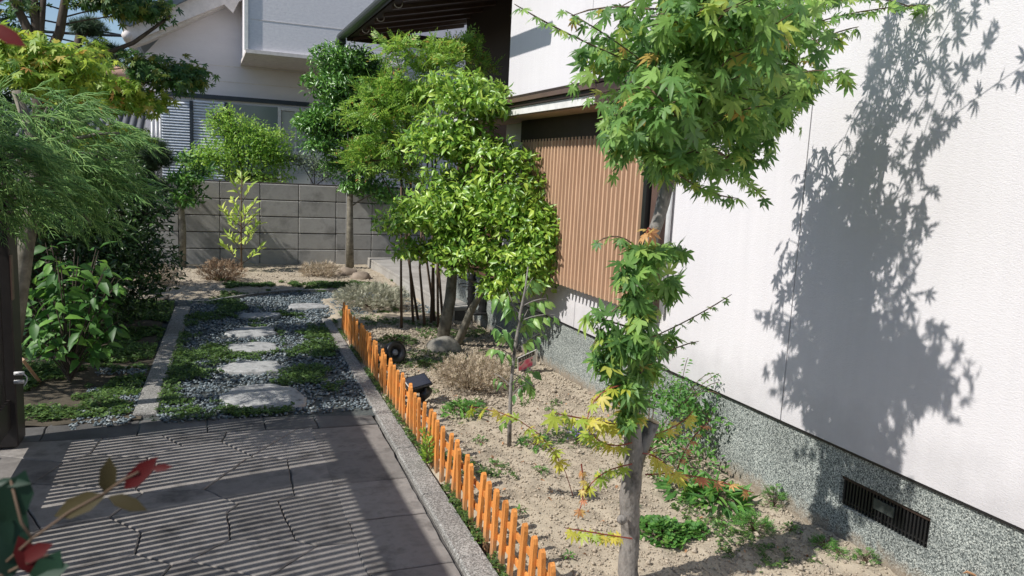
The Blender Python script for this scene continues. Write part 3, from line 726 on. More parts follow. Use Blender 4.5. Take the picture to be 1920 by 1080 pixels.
# plinth with a recess for the vent
VY0, VY1, VZ0, VZ1 = 1.765, 2.165, .145, .265
pl = MB(); PX = WX+.012
pl.box((PX+.1, (VY1+7.3)/2, .165), (.2, 7.3-VY1, .4)); pl.box((PX+.1, (VY0-3)/2, .165), (.2, VY0+3, .4))
pl.box((PX+.1, (VY0+VY1)/2, (VZ1+.365)/2), (.2, VY1-VY0, .365-VZ1)); pl.box((PX+.1, (VY0+VY1)/2, (VZ0-.035)/2), (.2, VY1-VY0, VZ0+.035))
pl.build('plinth', M['washed'], house)
MB().box((WX+.045, 2.1, .3695), (.09, 7.6, .009)).build('drip_strip', M['black'], house)
vent = MB().box((PX+.12, (VY0+VY1)/2, (VZ0+VZ1)/2), (.02, VY1-VY0-.004, VZ1-VZ0-.004)).build('vent', M['black'], house)
nb = 26; vb = MB().box((0, 0, 0), (.012, .007, VZ1-VZ0-.01)).build('vent_bar', M['black'], mesh_only=True)
for k in range(nb):
    o = link('vent_bar', vb, vent); o.location = (PX+.02-WX, VY0+.01+(VY1-VY0-.02)*k/(nb-1)-4, (VZ0+VZ1)/2)
MB().box((PX+.012, (VY0+VY1)/2-.0, (VZ0+VZ1)/2+.01), (.006, .09, .04)).build('vent_plate', M['gutter'], vent)
MB().box((PX+.02, (VY0+VY1)/2, VZ0+.02), (.008, VY1-VY0-.01, .006)).build('vent_rail', M['black'], vent)
# slatted bay
LX = 2.18
scr = MB().box((LX+.045, 4.45, 1.125), (.03, 1.70, .93)).build('lattice_screen', M['lattice_back'], house)
sm = MB()
sm.prism([(-.018, -.013), (.014, -.013), (.014, .013), (-.018, .013)], 'z', -.475, .475)
smm = MB().add([(x if abs(x) < .016 else x, y*(.55 if x < 0 else 1), z) for x, y, z in sm.v], sm.f).build('slat', M['lattice'], mesh_only=True)
for k in range(34):
    o = link('slat', smm, scr); o.location = (LX+.012-WX, 3.615+k*.0505-4, 1.13)
for z in (.72, 1.55): MB().box((LX+.025, 4.45, z), (.018, 1.72, .03)).build('screen_rail', M['lattice_back'], scr)
MB().box((LX+.10, 4.45, 1.70), (.2, 1.78, .22)).build('bay_header', M['darkbrown'], house)
MB().box((LX+.085, 4.45, .655), (.05, 1.74, .012)).build('bay_sill', M['darkbrown'], house)
MB().box((LX+.06, 3.555, 1.14), (.14, .035, .98)).build('bay_post', M['black'], house)
MB().box((LX+.075, 3.50, 1.14), (.12, .05, .98)).build('bay_post', M['brown'], house)
MB().tube([(LX+.075, 3.44, .66), (LX+.075, 3.44, 1.72)], .014, 8).build('downpipe', M['alu'], house)
# canopy over the bay
can = MB()
cx0, cy0, cy1 = 1.98, 3.80, 6.4
can.prism([(cx0+.01, 1.752), (WX-.002, 1.80), (WX-.002, 1.93), (cx0+.01, 1.84)], 'y', cy0+.01, cy1-.01)
canopy = can.build('canopy', M['brown'], house)
MB().box((cx0+.002, (cy0+cy1)/2, 1.777), (.014, cy1-cy0, .048)).build('fascia_board', M['white'], canopy)
MB().box((cx0-.004, (cy0+cy1)/2, 1.815), (.03, cy1-cy0, .024)).build('drip_rail', M['darkbrown'], canopy)
MB().box((cx0-.012, (cy0+cy1)/2, 1.8425), (.05, cy1-cy0+.01, .026)).build('gutter_edge', M['brown'], canopy)
MB().prism([(cx0-.03, 1.858), (WX-.004, 1.945), (WX-.004, 1.962), (cx0-.03, 1.873)], 'y', cy0-.015, cy1).build('canopy_roof', M['darkbrown'], canopy)
MB().prism([(cx0-.01, 1.75), (WX-.004, 1.80), (WX-.004, 1.942), (cx0-.01, 1.855)], 'y', cy0-.008, cy0+.006).build('end_board', M['brown'], canopy)
MB().box((WX-.145, (cy0+cy1)/2, 1.749), (.27, cy1-cy0-.03, .008)).build('soffit', M['lattice_back'], canopy)
# wall under the bay is stucco already; entrance recess beyond the corner
MB().box((3.05, 7.6, 1.75), (.1, 3.3, 3.5)).build('entrance_wall', M['darkbrown'], house)
for k in range(7): MB().box((2.985, 6.6+k*.42, 1.15), (.03, .40, 2.05)).build('entrance_board', M['redwood'], house)
MB().box((2.52, 5.985, 1.9), (.3, .05, 3.4)).build('corner_board', M['redwood'], house)
# big eave over the entrance
ex = 1.72
ev = MB().prism([(ex, 2.93), (3.3, 3.28), (3.3, 3.36), (ex, 3.01)], 'y', 5.95, 10.05).build('eave', M['darkbrown'], house)
for k in range(10):
    y = 6.1+k*.43
    MB().prism([(ex+.05, 2.905), (3.2, 3.22), (3.2, 3.275), (ex+.05, 2.937)], 'y', y, y+.045).build('rafter', M['redwood'] if 0 else M['brown'], ev)
MB().prism([(ex-.03, 3.02), (3.3, 3.37), (3.3, 3.43), (ex-.03, 3.07)], 'y', 5.9, 10.12).build('roof_tiles', M['tile'], ev)
MB().box((2.5, 10.02, 2.98), (1.6, .05, .16)).build('verge_board', M['darkbrown'], ev)
# half-round gutter
def halfpipe(x, z, y0, y1, r, th=.006):
    mb = MB(); prof = [(x+r*math.cos(a), z+r*math.sin(a)) for a in np.linspace(math.pi, 2*math.pi, 9)]
    prof += [(x+(r-th)*math.cos(a), z+(r-th)*math.sin(a)) for a in np.linspace(2*math.pi, math.pi, 9)]
    n = len(prof); V = [(p[0], y, p[1]) for y in (y0, y1) for p in prof]
    F = [(i, (i+1) % n, n+(i+1) % n, n+i) for i in range(n)]
    for y_off in (0, n): F += [(y_off+i, y_off+i+1, y_off+n-2-i, y_off+n-1-i) for i in range(8)]
    return mb.add(V, F)
gut = halfpipe(ex-.06, 2.98, 5.0, 10.15, .06).build('gutter', M['gutter'], ev)
MB().tube([(ex-.005, 5.0, 2.985), (ex-.005, 10.15, 2.985)], .01, 6).build('gutter_lip', M['gutter'], gut)
for k in range(6):
    y = 6.0+k*.8
    MB().tube([(ex+.05+.04*math.cos(a), y, 2.92+.04*math.sin(a)) for a in np.linspace(3.3, 6.5, 8)], .005, 5).build('gutter_hook', M['ntrim'], gut)
hop = at_y(643, 75, 10.2)
MB().box((hop[0]-.02, 10.2, hop[2]-.0), (.11, .1, .12), bev=.012).box((hop[0]-.02, 10.2, hop[2]-.13), (.07, .07, .14), bev=.01).build('rain_hopper', M['gutter'], gut)
a = at_y(648, 118, 10.2); b = at_y(722, 148, 10.15); b2 = at_y(770, 160, 10.1)
MB().tube([(hop[0]-.02, 10.2, hop[2]-.19), a, b, b2], .03, 8).build('drain_pipe', M['gutter'], gut)
c0 = at_y(655, 80, 10.0)
MB().tube([c0, (c0[0]+.0, 10.0, .05)], .005, 5).build('rain_chain', M['alu'], gut)

# porch slab
porch = empty('porch_slab', (2.7, 8.8, 0), 'raised grey stone porch slab in front of the entrance', 'porch')
PY0, PY1, PXL = 6.55, 10.45, 2.10
MB().box((2.55, (PY0+PY1)/2, .055), (.88, PY1-PY0-.02, .12)).build('slab_core', M['grout'], porch)
ny = 8
for j in range(ny):
    for i, (xa, xb) in enumerate(((PXL, 2.52), (2.525, 3.0))):
        ya = PY0+(PY1-PY0)*j/ny; yb = PY0+(PY1-PY0)*(j+1)/ny
        MB().box(((xa+xb)/2, (ya+yb)/2, .13), (xb-xa-.004, yb-ya-.005, .03), bev=.003).build('paver', M['slab'], porch)
    MB().box((PXL+.008, (ya+yb)/2, .05), (.016, yb-ya-.006, .126)).build('riser_tile', M['slab'], porch)

# black stand on the porch
sp = gnd(893, 588, .145)
st = empty('iron_stand', sp, 'slender black stand with ring-shaped handles standing on the porch slab behind the shrub', 'stand')
def lathe(mb, cx, cy, prof, n=12):
    V = [(cx+r*math.cos(2*math.pi*i/n), cy+r*math.sin(2*math.pi*i/n), z) for r, z in prof for i in range(n)]
    F = [(k*n+i, k*n+(i+1) % n, (k+1)*n+(i+1) % n, (k+1)*n+i) for k in range(len(prof)-1) for i in range(n)]
    F += [tuple(range(n-1, -1, -1)), tuple(range((len(prof)-1)*n, len(prof)*n))]; return mb.add(V, F, True)
for dx, dy, h in ((-.045, .02, .34), (.05, -.01, .31)):
    pr = []
    for k in range(9):
        z = sp[2]+h*k/8; pr += [(.035+.006*(k % 2), z), (.029, z+h/16)]
    lathe(MB(), sp[0]+dx, sp[1]+dy, pr).build('column', M['black'], st)
for dx in (-.12, .13):
    MB().tube([(sp[0]+dx+.05*math.cos(a), sp[1]+.05*math.sin(a), sp[2]+.25+.006*math.sin(a)) for a in np.linspace(0, 6.2832, 18)], .004, 5).build('ring', M['black'], st)
lathe(MB(), sp[0], sp[1], [(.09, sp[2]), (.1, sp[2]+.012), (.085, sp[2]+.02)]).build('base_plate', M['black'], st)

# ------------------------------------------------------------------ NEIGHBOUR HOUSE
YA, YB = 13.6, 12.0
nh = empty('neighbour_house', (.8, YA, 0), 'pale grey neighbouring house with shuttered window behind the block wall', 'house')
def pbox(px0, py0, px1, py1, Y, d):
    a = at_y(px0, (py0+py1)/2, Y); b = at_y(px1, (py0+py1)/2, Y); t = at_y((px0+px1)/2, py0, Y); u = at_y((px0+px1)/2, py1, Y)
    return ((a[0]+b[0])/2, Y+d/2, (t[2]+u[2])/2), (b[0]-a[0], d, t[2]-u[2])
pw = [at_y(*q, YA) for q in ((272, 100), (272, 190), (600, 205), (900, 225), (900, 40), (463, -8), (448, 0), (437, 24), (420, 6), (340, 30))]
poly = [(p[0], p[2]) for p in pw]; 
MB().prism(poly, 'y', YA, YA+.2).build('gable_wall', M['nwall'], nh)
low = at_y(272, 190, YA)[0]
hx = at_y(900, 225, YA)[0]; zb = at_y(500, 196, YA)[2]
zl = at_y(300, 183, YA)[2]
MB().box(((low+hx)/2, YA+.16, zl/2), (hx-low, .2, zl)).build('lower_wall', M['nwall'], nh)
# horizontal siding joints
for py in (120, 150, 178):
    a = at_y(290, py-8, YA); 
    MB().box(((low+hx)/2, YA-.001, a[2]), (hx-low-.02, .006, .012)).build('siding_joint', M['ntrim'], nh)
bb = [(p[0], p[2]) for p in [at_y(*q, YA-.35) for q in ((230, 52), (335, 8), (420, -30), (470, -52), (470, -8), (448, 3), (437, 24), (420, 8), (262, 72), (246, 86), (232, 76))]]
MB().prism(bb, 'y', YA-.35, YA-.28).build('bargeboard', M['ntrim'], nh)
MB().prism([(x+.0, z+.02) for x, z in [(bb[0][0]+.1, bb[0][1]), (bb[3][0], bb[3][1]), (bb[3][0], bb[3][1]+.12), (bb[0][0]-.08, bb[0][1]+.1)]], 'y', YA-.45, YA+5).build('roof', M['roof'], nh)
MB().prism([(bb[0][0], bb[0][1]-.02), (bb[3][0], bb[3][1]-.02), (bb[3][0], bb[3][1]-.3), (bb[8][0]+.1, bb[8][1]-.02), (bb[9][0], bb[9][1])], 'y', YA-.27, YA+.0-.002).build('soffit', M['ntrim'], nh)
ge = at_y(238, 68, YA-.4)
MB().tube([(ge[0], YA-.5, ge[2]), (ge[0], YA+4, ge[2])], .07, 8).build('gutter', M['ntrim'], nh)
# projecting upper storey
c, d = pbox(463, -60, 760, 107, YB, 1.6)
upb = MB().box(c, d).build('upper_storey', M['nwall2'], nh)
xl = c[0]-d[0]/2; xr = c[0]+d[0]/2; zb0 = c[2]-d[2]/2
MB().box((c[0], YB+.78, zb0-.03), (d[0]+.04, 1.66, .05)).build('storey_trim', M['ntrim'], upb)
MB().box((xl-.012, YB-.012, c[2]), (.05, .05, d[2]+.02)).build('corner_trim', M['white'], upb)
for k in range(5): MB().box((c[0], YB-.001, zb0+.5*k+.42), (d[0]-.1, .006, .01)).build('siding_joint', M['ntrim'], upb)
# right part seen below the eave
c2, d2 = pbox(640, 80, 980, 160, YB+.6, .2); MB().box(c2, d2).build('side_wall', M['nwall2'], nh)
# window band
zt = at_y(440, 192, YA)[2]
MB().box(*pbox(303, 181, 580, 189, YA-.06, .08)).build('window_header', M['frame'], nh)
sh = MB().box(*pbox(301, 189, 356, 335, YA-.02, .02)).build('shutter', M['frame'], nh)
for (p0, p1) in ((302, 356), (363, 421)):
    mb = MB(); a = at_y(p0, 260, YA-.05); b = at_y(p1, 260, YA-.05)
    z0 = at_y(p0, 345, YA)[2]; z1 = at_y((p0+p1)/2, 190, YA)[2]; n = 30
    for k in range(n):
        z = z0+(z1-z0)*(k+.5)/n; h = (z1-z0)/n
        mb.prism([(YA-.05, z-h*.45), (YA-.075, z-h*.1), (YA-.055, z+h*.4), (YA-.03, z+h*.4), (YA-.03, z-h*.45)], 'x', a[0], b[0])
    mb.build('shutter_slats', M['shutter'], nh)
MB().box(*pbox(356, 189, 362, 340, YA-.09, .08)).build('window_post', M['frame'], nh)
MB().box(*pbox(421, 192, 427, 340, YA-.07, .08)).build('window_post', M['frame'], nh)
MB().box(*pbox(427, 198, 521, 340, YA-.02, .03)).build('window_pane', M['window'], nh)
MB().box(*pbox(528, 210, 580, 284, YA-.03, .03)).build('window_pane', M['frosted'], nh)
for q in ((521, 200, 527, 340), (527, 203, 582, 209), (527, 284, 582, 290), (553, 209, 556, 284)):
    MB().box(*pbox(*q, YA-.06, .04)).build('window_sash', M['alu'], nh)
MB().box(*pbox(527, 290, 582, 345, YA-.03, .03)).build('window_pane', M['frosted'], nh)
# pipes and handrail at the corner
for p in (285, 293, 300):
    a = at_y(p, 212, YA-.2); b = at_y(p, 350, YA-.2); MB().tube([a, (a[0], a[1], b[2])], .022, 6).build('downpipe', M['alu'], nh)
pts = [at_y(*q, YA-1.2) for q in ((294, 350), (294, 325), (297, 313), (305, 308), (330, 308))]
rail = empty('handrail', pts[0], 'bent pale metal tube handrail behind the block wall', 'handrail'); MB().tube(pts, .02, 8).build('tube', M['alu'], rail)

# tiled neighbour roof and peach roof further left
tr = empty('tiled_roof_house', at_y(235, 250, 16), 'dark tiled roof of a house seen behind the left trees', 'house')
a = at_y(150, 208, 16); b = at_y(285, 214, 16); e = at_y(285, 262, 15)
MB().add([(a[0]-2, 16.4, a[2]+.05), (b[0], 16.4, a[2]+.05), (b[0], 14.6, e[2]-.1), (a[0]-2, 14.6, e[2]-.1)], [(0, 1, 2, 3)]).add([(a[0]-2, 16.4, a[2]-.05), (b[0], 16.4, a[2]-.05), (b[0], 14.6, e[2]-.2), (a[0]-2, 14.6, e[2]-.2)], [(0, 1, 2, 3)]).build('roof_deck', M['tile'], tr)
n = 26; mb = MB()
for k in range(n):
    x = a[0]-2+(b[0]-a[0]+2)*(k+.5)/n; w = (b[0]-a[0]+2)/n*.36
    mb.tube([(x, 16.4, a[2]+.06), (x, 14.6, e[2]-.09)], w, 6)
mb.build('tile_rows', M['tile'], tr)
MB().tube([(a[0]-2, 16.4, a[2]+.12), (b[0], 16.4, a[2]+.12)], .1, 8).build('ridge', M['tile'], tr)
MB().box(((a[0]-2+b[0])/2, 15.6, e[2]/2-.1), (b[0]-a[0]+1.9, 1.6, e[2]-.1)).build('wall', M['nwall'], tr)
pr = empty('peach_roofed_building', at_y(220, 135, 24), 'distant building with rounded peach roof edge', 'building')
a = at_y(200, 138, 24); b = at_y(262, 141, 24)
MB().tube([(a[0]-1.2, 24, a[2]), (b[0]+.8, 24, a[2])], .22, 12).build('roof_edge', M['peach'], pr)
MB().box(((a[0]+b[0])/2-.2, 24.6, a[2]/2-.1), (b[0]-a[0]+1.8, 1.0, a[2]-.1)).build('wall', M['nwall'], pr)
# cables
for i, (p, q, Y0, Y1, lab) in enumerate((((-40, 12), (420, 96), 20, 22, 'thin black cable crossing the sky, uppermost of three'), ((-40, 48), (330, 68), 19, 19, 'thick black cable with a joint box crossing the sky'), ((60, 60), (420, 130), 21, 22, 'lowest thin black cable descending behind the pine'))):
    a = at_y(*p, Y0); b = at_y(*q, Y1); m = (a+b)/2-np.array([0, 0, .12])
    cb = empty('overhead_cable', a, lab, 'cable', 'overhead cables'); MB().tube(bez(a, m, b, 10), .02 if i != 1 else .03, 5).build('wire', M['black'], cb)
    if i == 1: c = at_y(172, 61, 19); MB().tube([c-np.array([.25, 0, 0]), c+np.array([.2, 0, 0])], .06, 8).build('joint_box', M['black'], cb)

# ------------------------------------------------------------------ LEFT GATE (throws the striped shade)
gt = empty('slatted_gate', (-.82, 3.0, 0), 'dark bronze slatted gate standing open along the left edge of the paving', 'gate')
GX = -.83
gm = MB().box((0, 0, 0), (.018, .024, 1.26)).build('gate_slat', M['gate'], mesh_only=True)
ys = [y for y in np.arange(.9, 3.94, .0405) if not (3.02 < y < 3.21)]
for y in ys:
    o = link('gate_slat', gm, gt); o.location = (GX+.82, y-3.0, .84)
MB().box((GX, 2.41, .17), (.04, 3.14, .13)).build('bottom_rail', M['gate'], gt)
MB().box((GX, 2.41, 1.53), (.04, 3.14, .16)).build('top_rail', M['gate'], gt)
MB().box((GX, 3.115, .84), (.045, .18, 1.46)).build('centre_stile', M['gate'], gt)
post = empty('gate_post', (-.85, 4.06, 0), 'tall dark bronze gate post at the far left of the paving', 'gate post')
MB().box((-.85, 4.05, .66), (.13, .16, 1.30), bev=.005).build('post', M['gate'], post)
MB().box((-.85, 4.05, 1.325), (.15, .18, .03), bev=.005).build('cap', M['gate'], post)
q = at_x(22, 520, -.785); MB().box((-.784, q[1], q[2]), (.006, .04, .2)).build('name_plate', M['brown'], post)
for py in (700, 716): 
    q = at_x(36, py, -.77); MB().tube([q+np.array([-.02, 0, 0]), q+np.array([.02, 0, 0])], .009, 8).build('latch_bolt', M['alu'], post)
q = at_x(36, 700, -.76); MB().tube(bez(q, q+np.array([.05, 0, -.01]), q+np.array([.015, 0, -.06]), 8), .003, 5).build('latch_wire', M['alu'], post)
# raised edge stones left of the gate line
es = struct(empty('edge_paving', (-.95, 3.7, 0)))
for poly in ([(-1.5, 3.45), (-.93, 3.5), (-.87, 3.86), (-1.5, 3.84)], [(-1.5, 3.1), (-.98, 3.12), (-.935, 3.49), (-1.5, 3.44)], [(-1.5, 2.6), (-1.0, 2.65), (-.985, 3.11), (-1.5, 3.09)]):
    cx = sum(p[0] for p in poly)/4; cy = sum(p[1] for p in poly)/4
    MB().prism([(x+(cx-x)*.02, y+(cy-y)*.02) for x, y in poly], 'z', -.02, .05).build('flagstone', M['flag'], es)
# wooden stake leaning
a = at_y(42, 674, 4.75); b = gnd(76, 718, .0)
sk = empty('wooden_stake', b, 'short pale wooden stake leaning on the dark soil beside the gate post', 'stake')
MB().tube([a, b], .011, 4, smooth=False).build('stick', M['lattice'], sk)

# ------------------------------------------------------------------ PICKET FENCE
fn = empty('picket_fence', (FX(4), 4, 0), 'low orange stained picket fence between the kerb and the planting bed', 'fence')
pk = MB(); w = .0145; t = .007
prof = [(-w, -.03), (w, -.03), (w, .222), (w*.72, .238), (0, .246), (-w*.72, .238), (-w, .222)]
pk.prism(prof, 'x', -t, t); pkm = pk.build('picket', M['picket'], mesh_only=True)
y = 1.35; k = 0
while y < 6.42:
    o = link('picket', pkm, fn); dz = rnd.uniform(-.006, .006)+.004
    o.location = (FX(y)-FX(4)+rnd.uniform(-.002, .002), y-4, dz); o.rotation_euler = (rnd.uniform(-.045, .045), rnd.uniform(-.05, .05), rnd.uniform(-.08, .08)-.03)
    y += .089; k += 1
for z in (.075, .165):
    yy = 1.3
    while yy < 6.45:
        y2 = min(yy+.62, 6.46); xa, xb = FX(yy)+.0125, FX(y2)+.0125
        MB().prism([(xa-.004, yy), (xa+.004, yy), (xb+.004, y2-.008), (xb-.004, y2-.008)], 'z', z-.011, z+.011).build('rail', M['picket'], fn); yy += .62

# ------------------------------------------------------------------ GARDEN LAMPS, TAG, ROCKS
p = gnd(738, 682); c = np.array([1.24, 5.16, .092])
sl1 = empty('round_garden_lamp', (c[0], c[1], 0), 'round black garden spotlight behind the orange fence, facing the camera', 'garden lamp')
dirv = Vector((.28, -.85, .3)).normalized()
def ring_tube(c, d, prof, n=24):
    d = Vector(d).normalized(); u = d.cross(Vector((0, 0, 1))).normalized(); v = u.cross(d)
    V = []; F = []
    for r, h in prof:
        for i in range(n):
            a = 2*math.pi*i/n; V.append(tuple(Vector(c)+d*h+(u*math.cos(a)+v*math.sin(a))*r))
    for k in range(len(prof)-1):
        for i in range(n): j = (i+1) % n; F.append((k*n+i, k*n+j, (k+1)*n+j, (k+1)*n+i))
    F.append(tuple(range(n-1, -1, -1))); F.append(tuple(range((len(prof)-1)*n, len(prof)*n)))
    return V, F
V, F = ring_tube(c, dirv, [(.042, -.085), (.065, -.07), (.076, -.03), (.078, .025), (.07, .034), (.046, .028), (.028, .01), (.025, .0)])
MB().add(V, F, True).build('housing', M['black'], sl1)
V, F = ring_tube(Vector(c)+dirv*.0, dirv, [(.022, -.002), (.023, .008), (.017, .013), (.006, .016)]); MB().add(V, F, True).build('lens', M['lens'], sl1)
MB().tube([(c[0], c[1]+.03, c[2]-.06), (c[0], c[1]+.03, -.03)], .012, 8).build('spike', M['black'], sl1)
pc = np.array([1.19, 4.26, .215])
p2 = gnd(790, 768); sl2 = empty('solar_garden_lamp', (1.2, 4.2, 0), 'black solar garden spotlight with tilted blue panel on a spike behind the fence', 'garden lamp')
top = at_y(783, 716, 4.2); tx, ty, tz = top
mb = MB().box((0, 0, 0), (.155, .1, .014), bev=.004)
def place(mbx, name, mat, parent, loc, rot):
    me = mbx.build(name, mat, mesh_only=True); o = link(name, me, parent); o.location = [float(v) for v in (np.array(loc)-wloc(parent))]; o.rotation_euler = rot; return o
place(mb, 'panel_frame', M['black'], sl2, (tx, ty, tz), (.5, -.1, .35))
place(MB().box((0, 0, .0085), (.135, .082, .004)), 'solar_panel', M['solar'], sl2, (tx, ty, tz), (.5, -.1, .35))
place(MB().box((0, 0, 0), (.13, .035, .05), bev=.01), 'battery_box', M['black'], sl2, (tx+.01, ty-.0, tz-.04), (.3, 0, .35))
MB().tube([(tx+.04, ty, tz-.03), (tx+.045, ty-.01, .1), (tx+.02, ty-.02, .0), (tx+.012, ty-.02, -.03)], [.016, .015, .012, .004], 8).build('spike', M['black'], sl2)
V, F = ring_tube((tx+.04, ty-.01, tz-.075), (.5, .6, .4), [(.02, -.03), (.03, 0), (.034, .04), (.028, .035)]); MB().add(V, F, True).build('lamp_head', M['black'], sl2)
# plant tag
tg = empty('plant_tag', at_y(990, 700, 4.75), 'small white plant tag with pink flower picture stuck in the soil by the plinth', 'plant tag')
a = at_y(988, 678, 4.75); o_ = MB()
m_, nt, pp, L = nodes('tag_print'); v = coords(nt, L); vo = N(nt, 'ShaderNodeTexVoronoi', Scale=22); L(v, vo.inputs['Vector'])
rr = ramp(nt, [(0, (.75, .06, .14)), (.35, (.85, .2, .3)), (.62, (.85, .5, .5)), (.72, (.1, .12, .08))]); L(vo.outputs['Distance'], rr.inputs[0]); L(rr.outputs[0], pp.inputs['Base Color'])
place(MB().box((0, 0, 0), (.15, .003, .16)), 'card', M['white'], tg, a, (.5, -.35, .1))
def tagp(dx, dz, w_, h_, mat): place(MB().box((dx, -.003, dz), (w_, .002, h_)), 'picture' if mat is m_ else 'print_block', mat, tg, a, (.5, -.35, .1))
tagp(-.012, -.018, .11, .09, m_); tagp(-.005, .055, .13, .036, M['black'])
for q in range(5): tagp(-.045+q*.02, .055, .011, .02, M['white'])
MB().tube([a+np.array([.03, .01, -.05]), (a[0]+.04, a[1]-.02, -.02)], .003, 5).build('stem', M['white'], tg)

def boulder(name, c, r, mat, lab, seed, cat='rock', group=None):
    me = bpy.data.meshes.new(name); bm = bmesh.new(); bmesh.ops.create_icosphere(bm, subdivisions=3, radius=1)
    for v in bm.verts:
        k = 1+.22*nz(v.co.x*1.1+seed, v.co.y*1.1, v.co.z*1.1)+.08*nz(v.co.x*3+seed, v.co.y*3, v.co.z*3); v.co *= k
        v.co.x *= r[0]; v.co.y *= r[1]; v.co.z *= r[2]
    bm.to_mesh(me); bm.free(); me.polygons.foreach_set('use_smooth', [True]*len(me.polygons)); me.materials.append(mat)
    return link(name, me, loc=c, label=lab, cat=cat, group=group)
boulder('rock', (1.69, 5.45, .03), (.13, .1, .1), M['rock'], 'pointed grey rock at the foot of the glossy shrub trunk', 3)
q = gnd(676, 527); boulder('boulder', (q[0], q[1], .04), (.13, .11, .075), M['boulder'], 'smooth brown boulder, right of the pair by the porch corner', 5)
q = gnd(645, 519); boulder('boulder', (q[0]+.03, q[1], .04), (.13, .11, .08), M['boulder'], 'smooth brown boulder, left of the pair by the round tree trunk', 9)
q = gnd(300, 497); 
boulder('rock', (gnd(1120, 742)[0], gnd(1120, 742)[1], .01), (.06, .05, .03), M['boulder'], 'flat brown stone half buried by the plinth behind the maple', 14)

# ------------------------------------------------------------------ PLANTS
Y0 = 2.06
# --- foreground maple
mp = Plant('maple_tree', (1.31, 2.06, 0), 'slender Japanese maple with pruned grey trunk in front of the white wall', 'tree', 3)
tp = [(1183, 1125), (1176, 1070), (1182, 1000), (1180, 930), (1188, 870), (1186, 790), (1190, 700), (1195, 620), (1203, 540), (1220, 460), (1243, 380), (1262, 310), (1290, 220), (1310, 130), (1335, 40), (1345, -60), (1350, -150)]
tr_ = [.037, .034, .031, .034, .031, .026, .023, .022, .021, .020, .020, .019, .017, .016, .013, .01, .006]
TP = [at_y(*q, Y0+.02*math.sin(i)) for i, q in enumerate(tp)]
TP[0] = np.array([TP[0][0], TP[0][1], -.02])
fineT = []; fineR = []
for i in range(len(TP)-1):
    for k in range(4):
        t = k/4; fineT.append(TP[i]*(1-t)+TP[i+1]*t+mp.r.normal(0, .0012, 3)); fineR.append((tr_[i]*(1-t)+tr_[i+1]*t)*(1+mp.r.uniform(-.05, .05)))
mp.wood.tube(fineT, fineR, 14)
mp.wood.tube([at_y(1187, 880, Y0), at_y(1200, 850, Y0-.01), at_y(1212, 822, Y0-.015), at_y(1224, 792, Y0-.02)], [.026, .022, .021, .022], 12)
trunk = mp.wood.build('trunk', M['bark'], mp.root); mp.wood = MB()
kn = at_y(1168, 976, Y0-.031)
MB().tube([kn+np.array([0, .012, 0]), kn, kn+np.array([0, -.006, 0])], [.016, .015, .009], 12).build('knot', M['bark'], trunk)
ct = at_y(1225, 790, Y0-.02); MB().tube([ct, ct+(ct-at_y(1212, 822, Y0-.015))*.06], [.0205, .019], 12).build('cut_end', M['cut'], trunk)
def tpoint(py):
    for i in range(len(tp)-1):
        if tp[i][1] >= py >= tp[i+1][1]:
            t = (tp[i][1]-py)/(tp[i][1]-tp[i+1][1]); return TP[i]*(1-t)+TP[i+1]*t
    return TP[-1]
mp.dm = 1.15
S = .052
def mblob(px, py, Y, rx, ry, rz, n, oy, tw=9): mp.blob(at_y(px, py, 2.06+(Y-2.03)*3.2), (rx, ry*1.5, rz), n, S, origin=tpoint(oy), hang=.75, shell=.6, out=.55, upb=.75, thick=.009, twigs=tw)
mblob(1190, 95, 2.05, .17, .16, .1, 130, 160); mblob(1300, 20, 1.95, .22, .2, .12, 170, 80); mblob(1440, 40, 2.03, .2, .2, .12, 170, 60)
mblob(1290, 120, 2.0, .18, .18, .1, 140, 170); mblob(1400, 140, 2.05, .2, .17, .12, 180, 150); mblob(1480, 170, 2.1, .13, .15, .1, 90, 150)
mblob(1230, 215, 2.0, .16, .15, .09, 110, 240); mblob(1340, 230, 2.05, .19, .17, .1, 150, 230); mblob(1440, 215, 2.1, .11, .13, .05, 60, 180)
mblob(1200, 265, 1.98, .12, .12, .05, 55, 280); mblob(1290, 310, 2.05, .16, .14, .08, 110, 310); mblob(1370, 300, 2.1, .11, .12, .09, 70, 260)
mblob(1300, -30, 1.97, .2, .2, .06, 60, 0, 9)
mblob(1330, 60, 1.94, .2, .2, .12, 110, 130); mblob(1400, 220, 2.1, .16, .18, .12, 110, 230); mblob(1330, 160, 1.96, .2, .2, .14, 110, 200); mblob(1380, 90, 2.05, .2, .2, .14, 120, 130); mblob(1255, 200, 1.93, .12, .1, .12, 90, 230); mblob(1270, 300, 1.96, .08, .08, .05, 40, 300)
def shoot(p0, mid, p1, Y, s=.042, step=.035, start=.15, hang=.55, r=.0022):
    Ys = Y if hasattr(Y, '__len__') else (Y, Y, Y)
    mp.twig_leaves(bez(at_y(*p0, Ys[0]), at_y(*mid, Ys[1]), at_y(*p1, Ys[2]), 7), s, step, hang, start, r)
shoot((1270, 150), (1080, 80), (965, 8), (2.06, 1.9, 1.75), .026, .05)
shoot((1210, 120), (1150, 70), (1060, 20), 1.95, .034, .04); shoot((1330, 40), (1160, -10), (1070, 30), 1.95, .034, .04)
shoot((1480, 60), (1600, 10), (1770, 8), (2.1, 2.05, 2.0), .036, .035); shoot((1500, 20), (1640, -30), (1730, 25), 2.05, .034, .04); shoot((1500, 90), (1560, 60), (1610, 50), 2.1, .04, .035)
shoot((1300, 290), (1400, 330), (1440, 380), 2.05, .04, .04); shoot((1260, 320), (1330, 370), (1385, 372), 2.0, .04)
shoot((1330, -60), (1600, -140), (1750, -90), (2.1, 2.1, 2.1), .04, .035); shoot((1400, -60), (1560, -230), (1640, -260), 2.1, .04, .035); shoot((1380, -120), (1420, -330), (1470, -380), 2.1, .04, .035)
